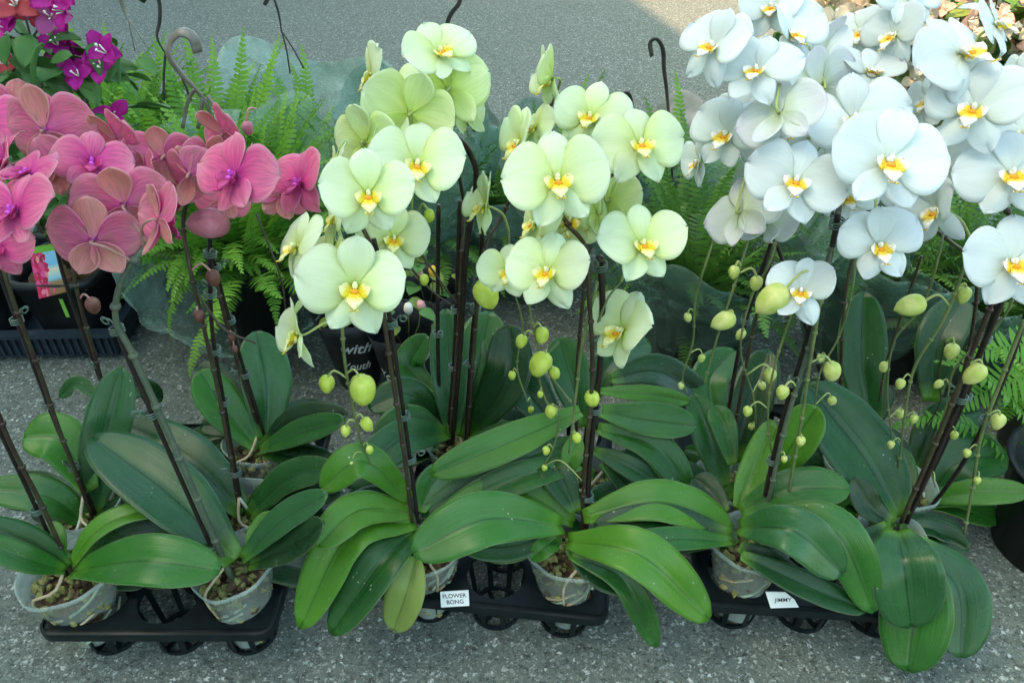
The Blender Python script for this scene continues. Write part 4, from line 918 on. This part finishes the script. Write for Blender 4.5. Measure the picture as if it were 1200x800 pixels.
# its big fronds that reach into the picture
def big_frond(t, P, wpx, m='fern'):
    C = spline([at(*q) for q in P], 26); b = MB(); i_ = local(t); n = len(C); b.tube([i_ @ q for q in C], [.0016 * (1 - .6 * k / n) for k in range(n)], 5)
    for k in range(2, n):
        u = k / (n - 1); tt = (C[min(k + 1, n - 1)] - C[k - 1]).normalized(); toc = (Vector((0, 0, CH)) - C[k]).normalized(); sd = tt.cross(toc).normalized(); up = sd.cross(tt)
        st = (C[k] - C[k - 1]).length; ln = wpx * mpp(C[k]) / 2 * (1 - u ** 1.6) + .003; wd = st * .42
        for sg in (-1, 1):
            dr = (sd * sg + tt * .35 + up * random.uniform(-.3, .3)).normalized(); p = C[k] + tt * sg * wd * .5
            q = [p - tt * wd * .7, p + tt * wd * .9, p + dr * ln * .5 + tt * wd, p + dr * ln * .5 - tt * wd * .8, p + dr * ln * .85 + tt * wd * .6, p + dr * ln * .85 - tt * wd * .4, p + dr * ln]
            b.add([i_ @ v for v in q], [(0, 1, 2, 3), (3, 2, 4, 5), (5, 4, 6)])
    obj('frond', b.mesh('big_frond', [m], False), t)
big_frond(f9, [(1260,420,.90),(1220,404,.88),(1165,408,.86),(1108,426,.85)], 62)
big_frond(f9, [(1262,440,.90),(1205,440,.87),(1150,460,.86),(1104,486,.85)], 74)
big_frond(f9, [(1262,460,.90),(1225,450,.88),(1190,470,.88),(1170,500,.88)], 60)

# kalanchoe / rose pots in dark printed sleeves between the cream stakes
def printed_pot(px, py, Y, words, label, seed, fl):
    c = at(px, py, Y); t = empty('printed_sleeve_plant', (c.x, c.y, 0), label, 'potted plant', 'small potted roses in printed wraps'); rs = random.Random(seed)
    b = MB(); b.lathe([(.001, .001), (.038, .001), (.05, .10), (.046, .10), (.001, .09)], 24); obj('pot', b.mesh('small_pot', ['black_matt']), t)
    b = MB(); b.lathe([(.042, .003), (.052, .07), (.064, .13), (.078, .185), (.0775, .185), (.0635, .13), (.0515, .07), (.0415, .003)], 40, jitter=lambda a, z: .02 * z * math.sin(6 * a + seed)); obj('printed_sleeve', b.mesh('printed_sleeve', ['black_matt']), t)
    for k in range(16):
        a = rs.uniform(0, 6.28); rr = rs.uniform(.01, .06); tp = Vector((rr * math.cos(a), rr * math.sin(a), rs.uniform(.18, .25)))
        o = obj('leaf', LEAFM['shrub_light' if rs.random() < .4 else 'shrub_leaf'], t, Matrix.Translation(tp) @ Matrix.Rotation(a, 4, 'Z') @ Matrix.Rotation(rs.uniform(-.9, .5), 4, 'Y') @ Matrix.Scale(rs.uniform(.5, .9), 4))
    for k, mm in enumerate(fl):
        a = -1.9 + k * .8 + rs.uniform(-.2, .2); b = MB(); c0 = Vector((.045 * math.cos(a), .045 * math.sin(a), .225 + .02 * rs.random())); b.blob(c0, (.009, .009, .013), 0, 9, 6, .08); b.tube([(0, 0, .1), c0 * .8, c0], .0012, 5, 1)
        obj('rosebud', b.mesh('rosebud', [mm, 'shrub_light']), t)
    for (s_, z, ang, size) in words:
        cu = bpy.data.curves.new('text', 'FONT'); cu.body = s_; cu.size = size; cu.align_x = 'CENTER'; cu.shear = .35; cu.offset = size * .012; cu.extrude = .0003
        tmp = bpy.data.objects.new('tmp', cu); COL.objects.link(tmp); dg = bpy.context.evaluated_depsgraph_get(); me = bpy.data.meshes.new_from_object(tmp.evaluated_get(dg)); bpy.data.objects.remove(tmp); me.materials.clear(); me.materials.append(M['white_ink'])
        for v in me.vertices:                                 # wrap round the sleeve
            zz = z + v.co.y; rad = np.interp(zz, [.003, .07, .13, .185], [.042, .052, .064, .078]) + .02 * zz * math.sin(6 * (ang + v.co.x / .065) + seed) + .0008 + v.co.z
            a = ang + v.co.x / .065; v.co = (rad * math.cos(a), rad * math.sin(a), zz)
        obj('lettering', me, t)
def ovate(name, m, L=.05, Wd=.034, cup=.1, tip=1.0):
    nu, nv = 8, 5; u = np.linspace(.01, .99, nu); v = np.linspace(-1, 1, nv); U_, V_ = np.meshgrid(u, v, indexing='ij'); ww = Wd / 2 * np.sin(np.pi * U_ ** .75) ** (.8 * tip)
    G = np.stack([U_ * L, ww * V_, cup * L * (np.abs(V_) * ww / Wd * 2 - (U_ ** 2) * 1.2) + .03 * L * np.sin(5 * U_ + 2 * V_)], axis=2); b = MB(); b.sheet(G, .0005); return b.mesh(name, [m])
LEAFM = {m: ovate('ovate_leaf', m) for m in ('shrub_leaf', 'shrub_light')}
printed_pot(420, 430, 1.24, [('with', .112, -1.35, .036), ('Youth', .065, -1.4, .028)], 'small rose pot in a black sleeve printed with the word with', 1, ['rose', 'rose_yellow', 'rose'])
printed_pot(478, 430, 1.19, [('Youth', .075, -2.0, .032), ('Smile', .125, -1.25, .036)], 'small rose pot in a black sleeve under the pale pink rosebud', 2, ['rose', 'white_small', 'rose'])
printed_pot(505, 400, 1.33, [('Smile', .13, -1.5, .038)], 'small rose pot in a printed sleeve further back behind the cream stakes', 3, ['rose', 'rose_yellow'])

# ---------------------------------------------------------------- crates with black pots
def crate(cx, cy, w_, d_, rz, label, wall=.05, pots=(), ph=.17):
    t = empty('black_crate', (cx, cy, 0), label, 'crate', 'dark plastic crates', rz); b = MB(); th = .005
    b.box((0, d_ / 2, .014), (w_, d_, .006))
    for (x, y, dx, dy) in ((0, th / 2, w_, th), (0, d_ - th / 2, w_, th), (-w_ / 2 + th / 2, d_ / 2, th, d_ - 2 * th - .001), (w_ / 2 - th / 2, d_ / 2, th, d_ - 2 * th - .001)):
        b.box((x, y, wall / 2 + .018), (dx, dy, wall - .002))
    obj('crate_body', b.mesh('crate_body', ['crate'], False), t)
    b = MB(); b.box((0, -.006, wall + .024), (w_ + .03, .022, .010)); b.box((0, d_ + .006, wall + .024), (w_ + .03, .022, .010)); b.box((-w_ / 2 - .006, d_ / 2, wall + .0245), (.022, d_ - .012, .010)); b.box((w_ / 2 + .006, d_ / 2, wall + .0245), (.022, d_ - .012, .010)); obj('rim', b.mesh('crate_rim', ['crate'], False), t)
    b = MB(); b.box((0, 0, 0), (.004, .008, wall - .006)); rm = b.mesh('crate_rib', ['crate'], False)
    nrib = int(w_ / .016)
    for k in range(nrib): obj('rib', rm, t, Matrix.Translation((-w_ / 2 + (k + .5) * w_ / nrib, -.0035, wall / 2 + .016)))
    for sx in (-1, 1):
        b = MB(); b.box((0, 0, .0055), (.05, .03, .011)); obj('foot', b.mesh('crate_foot', ['crate'], False), t, Matrix.Translation((sx * (w_ / 2 - .06), .03, 0)))
    return t
crate(-1.17, 1.30, .62, .42, R(2), 'low ribbed blue-black crate holding black pots at the left edge')
def square_pot(x, y, s_, h, label, z=.018, rz=0):
    t = empty('black_pot', (x, y, z), label, 'pot', 'black nursery pots', rz); b = MB(); V = []
    secs = [(.72, 0), (.95, h * .9), (1.03, h * .9), (1.03, h), (.93, h), (.9, h * .86)]
    n = 24
    for (k, zz) in secs:
        for i in range(n):
            a = 2 * math.pi * i / n + math.pi / 4; c, s2 = math.cos(a), math.sin(a); m = (abs(c) ** 5 + abs(s2) ** 5) ** .2; V.append((c / m * k * s_ / 2, s2 / m * k * s_ / 2, zz))
    b.add(V, [(i * n + k, i * n + (k + 1) % n, (i + 1) * n + (k + 1) % n, (i + 1) * n + k) for i in range(len(secs) - 1) for k in range(n)]); b.add([v for v in V[:n]], [tuple(reversed(range(n)))])
    obj('pot_body', b.mesh('pot_body', ['black_matt']), t)
    b = MB(); rs = random.Random(int(x * 99)); b.lathe([(.001, h * .85), (s_ * .42, h * .85)], 16)
    for _ in range(60): b.blob((rs.uniform(-.4, .4) * s_, rs.uniform(-.4, .4) * s_, h * .86), (.006, .005, .004), 0, 5, 4, .3)
    o = obj('potting_soil', b.mesh('potting_soil', ['bark'], False), t); o['kind'] = 'stuff'; return t
sp1 = square_pot(-.97, 1.42, .19, .165, 'black nursery pot behind the pink orchids, photo label standing in it')
square_pot(-1.19, 1.42, .19, .165, 'black nursery pot at the left picture edge')
square_pot(-1.02, 1.63, .19, .165, 'black nursery pot in the crate\'s back row')
for k, (x, y) in enumerate(((.78, 1.28), (.98, 1.0), (1.02, 1.30), (.40, 1.30))):
    square_pot(x, y, .17, .17, ['black nursery pot behind the white orchids', 'black nursery pot at the right edge behind the bright frond', 'black nursery pot at the far right, behind the others', 'black nursery pot between the cream and white stems'][k], z=.002)
# photo label in the pot
pl = [at(34, 298, 1.34), at(70, 292, 1.345), at(78, 342, 1.32), at(46, 350, 1.315)]
cc = sum(pl, Vector()) / 4
def label_mat():
    m, n_, b = mat('printed_photo_label', (.5,.1,.2), .35); g = NG(n_); u, v = g.uv()
    vo = g.node('ShaderNodeTexVoronoi'); vo.inputs['Scale'].default_value = 9; g.link(g.coord('UV'), vo.inputs['Vector'])
    sc = g.node('ShaderNodeSeparateColor'); g.link(vo.outputs['Color'], sc.inputs[0])
    red = g.ramp(sc.outputs[0], [(0, (.35,.01,.05)), (.5, (.7,.03,.12)), (.8, (.75,.1,.35)), (1, (.8,.3,.25))])
    skyc = g.ramp(v, [(0, (.25,.13,.05)), (.3, (.3,.2,.08)), (.38, (.25,.55,.7)), (.6, (.75,.7,.5)), (.7, (.2,.5,.75)), (1, (.3,.6,.8))])
    g.link(g.mix(g.mathn('GREATER_THAN', g.mathn('ADD', u, g.mathn('MULTIPLY', sc.outputs[1], .25)), .62), red, skyc), b.inputs['Base Color']); return m
M['photo_label'] = label_mat(); M['lime'] = mat('lime_band', (.2,.5,.06), .4)[0]
lb = mesh('photo_label', [p - cc for p in pl] + [p - cc + Vector((0, .001, 0)) for p in pl], [(3,2,1,0),(4,5,6,7),(0,1,5,4),(1,2,6,5),(2,3,7,6),(3,0,4,7)], ['photo_label'], uv=[(0,1),(1,1),(1,0),(0,0)]*2, smooth=False)
lo = obj('plant_label', lb); lo.location = cc; tag(lo, 'printed plant label showing red flowers and blue sky, standing in a black pot', 'plant label')
tp = [pl[0] - cc + Vector((-.003,-.001,.0)), pl[1] - cc + Vector((.002,-.001,0)), pl[1] - cc + Vector((.001,-.001,.014)), pl[0] - cc + Vector((-.004,-.001,.014))]
obj('green_band', mesh('green_band', tp + [v + Vector((0, .0015, 0)) for v in tp], [(3,2,1,0),(4,5,6,7),(0,1,5,4),(1,2,6,5),(2,3,7,6),(3,0,4,7)], ['lime'], smooth=False), lo)
b_ = MB(); b_.box((0, .004, -.075), (.008, .0012, .07)); obj('label_stick', b_.mesh('label_stick', ['lime'], False), lo)

# ---------------------------------------------------------------- bougainvilleas
def bract_mesh(m):
    b = MB()
    for k in range(3):
        nu, nv = 8, 6; u = np.linspace(.01, .99, nu); v = np.linspace(-1, 1, nv); U_, V_ = np.meshgrid(u, v, indexing='ij'); ww = .013 * np.sin(np.pi * U_ ** .8) ** .7
        x = U_ * .032; z = .012 + .018 * U_ + .004 * np.abs(V_) - .012 * U_ ** 3 + .0015 * np.sin(9 * U_ + 4 * V_); y = ww * V_
        a = k * 2.094; G = np.stack([x * math.cos(a) - y * math.sin(a), x * math.sin(a) + y * math.cos(a), z], axis=2); b.sheet(G, .0004)
    for k in range(3):
        a = k * 2.094 + .5; b.tube([(0, 0, .01), (.006 * math.cos(a), .006 * math.sin(a), .03)], .0012, 5, 1)
        if k < 1: b.blob((.006 * math.cos(a), .006 * math.sin(a), .032), (.0026, .0026, .0012), 1, 7, 4)
    return b.mesh('bract_flower', [m, 'white_small'])
BM = {m: bract_mesh(m) for m in ('brac_magenta', 'brac_pink', 'brac_red', 'brac_cream', 'brac_peach')}
def bush(base, label, stems, leaves, blooms, spots=None, lm=('shrub_leaf',), seed=1, blobs=(), sc=1.0, pot=True):
    """stems: list of picture-point paths; leaves scattered round them; blooms: (px,py,Y,kind,scale)"""
    t = empty('bougainvillea', base, label, 'bougainvillea', 'bougainvilleas behind the orchids'); iv = local(t); rs = random.Random(seed); PP = []
    if pot:
        b = MB(); b.lathe([(.001, .001), (.07, .001), (.09, .15), (.085, .15), (.001, .13)], 24); obj('pot', b.mesh('shrub_pot', ['black_matt']), t)
    for s_ in stems:
        P = spline([Vector(base) + Vector((0, 0, .13))] + [at(*q) for q in s_], 26); PP.append(P); b = MB(); b.tube([iv @ q for q in P], [.0035 * (1 - .02 * k) for k in range(26)], 6); obj('stem', b.mesh('shrub_stem', ['twig']), t)
    for k in range(leaves):
        P = rs.choice(PP); q = P[rs.randrange(5, 26)] + Vector([rs.gauss(0, .035 * sc) for _ in range(3)])
        obj('leaf', LEAFM[rs.choice(lm)], t, Matrix.Translation(iv @ q) @ Matrix.Rotation(rs.uniform(0, 6.28), 4, 'Z') @ Matrix.Rotation(rs.uniform(-.4, 1.2), 4, 'Y') @ Matrix.Rotation(rs.uniform(-.5, .5), 4, 'X') @ Matrix.Scale(rs.uniform(.7, 1.5) * sc, 4))
    for (x, y, Y, m, s2) in blooms:
        q = iv @ at(x, y, Y); e = Vector((rs.uniform(-.7, .7), -1, rs.uniform(.1, 1.3))).normalized()
        obj('flower', BM[m], t, Matrix.Translation(q) @ e.to_track_quat('Z', 'Y').to_matrix().to_4x4() @ Matrix.Rotation(rs.uniform(0, 6), 4, 'Z') @ Matrix.Scale(s2 * .88, 4))
    return t
bl1 = [(x, y, 1.30 + random.uniform(-.05, .05), m, s2) for (x, y, m, s2) in (
 (22,12,'brac_red',1.3),(40,22,'brac_red',1.2),(52,6,'brac_pink',1.3),(60,22,'brac_pink',1.2),(72,8,'brac_magenta',1.3),(85,14,'brac_magenta',1.1),(88,2,'brac_magenta',1.1),(14,26,'brac_magenta',1.0),(6,8,'brac_magenta',1.2),
 (70,58,'brac_magenta',1.1),(80,72,'brac_magenta',1.1),(92,82,'brac_magenta',1.1),(104,68,'brac_magenta',1.0),(118,64,'brac_magenta',1.2),(132,68,'brac_magenta',1.1),(122,82,'brac_magenta',1.1),(96,94,'brac_magenta',1.0),(88,46,'brac_magenta',1.0),(20,78,'brac_red',1.0),(132,132,'brac_magenta',1.2),(16,38,'brac_magenta',.9))]
b1 = bush((-.98, 1.44, .02), 'bougainvillea at the top left with magenta, pink and red bracts', [[(40,200,1.36),(50,110,1.32),(30,20,1.30)], [(60,220,1.36),(90,130,1.32),(125,70,1.30)], [(10,200,1.36),(10,100,1.32),(60,10,1.30)], [(80,220,1.36),(110,150,1.32),(75,60,1.30)], [(20,220,1.36),(-10,120,1.32),(-20,60,1.30)]], 150, bl1, seed=4, pot=False)
random.seed(55)
def cloud(n, x0, x1, y0, y1, Y0, Y1, kinds, s0=.8, s1=1.3): return [(random.uniform(x0, x1), random.uniform(y0, y1), random.uniform(Y0, Y1), random.choice(kinds), random.uniform(s0, s1)) for _ in range(n)]
c1 = at(1010, 250, 1.95)
bush((c1.x, 2.0, 0), 'cream bougainvillea behind the white orchids, half in shade', [[(1000,170,1.95),(980,90,1.92),(960,20,1.9)], [(1020,170,1.95),(1010,80,1.92),(1000,0,1.9)], [(1030,180,1.95),(1050,110,1.92),(1070,60,1.9)], [(1010,180,1.95),(980,120,1.88),(940,30,1.85)], [(1030,180,1.95),(1060,60,1.92),(1050,0,1.9)]],
     230, cloud(110, 925, 1085, -25, 140, 1.8, 2.0, ['brac_cream', 'brac_cream', 'brac_cream', 'brac_peach'], 1.0, 1.5), lm=('shrub_leaf', 'shrub_light', 'shrub_light'), seed=8, sc=1.35)
c1 = at(1150, 260, 2.2)
bush((c1.x, 2.35, 0), 'sunlit peach and cream bougainvillea at the top right corner', [[(1140,150,2.3),(1120,60,2.25),(1100,0,2.2)], [(1160,150,2.3),(1160,60,2.25),(1170,-10,2.2)], [(1180,160,2.3),(1200,90,2.25),(1220,20,2.2)], [(1100,160,2.3),(1070,80,2.25),(1060,20,2.2)], [(1180,180,2.2),(1190,140,2.1),(1195,110,2.1)]],
     330, cloud(110, 1050, 1230, -25, 70, 2.1, 2.4, ['brac_peach', 'brac_peach', 'brac_cream']), lm=('shrub_light', 'shrub_light', 'shrub_leaf'), seed=9, sc=1.6)
c1 = at(960, 250, 2.6)
bush((c1.x + .1, 2.9, 0), 'cream bougainvillea further back, right of the sunlit ground', [[(960,90,2.8),(950,30,2.8),(930,0,2.8)], [(980,90,2.8),(1000,30,2.8),(1010,-10,2.8)]], 160, cloud(60, 915, 1060, -20, 40, 2.6, 2.9, ['brac_cream', 'brac_peach']), lm=('shrub_light', 'shrub_leaf'), seed=10, sc=1.5)
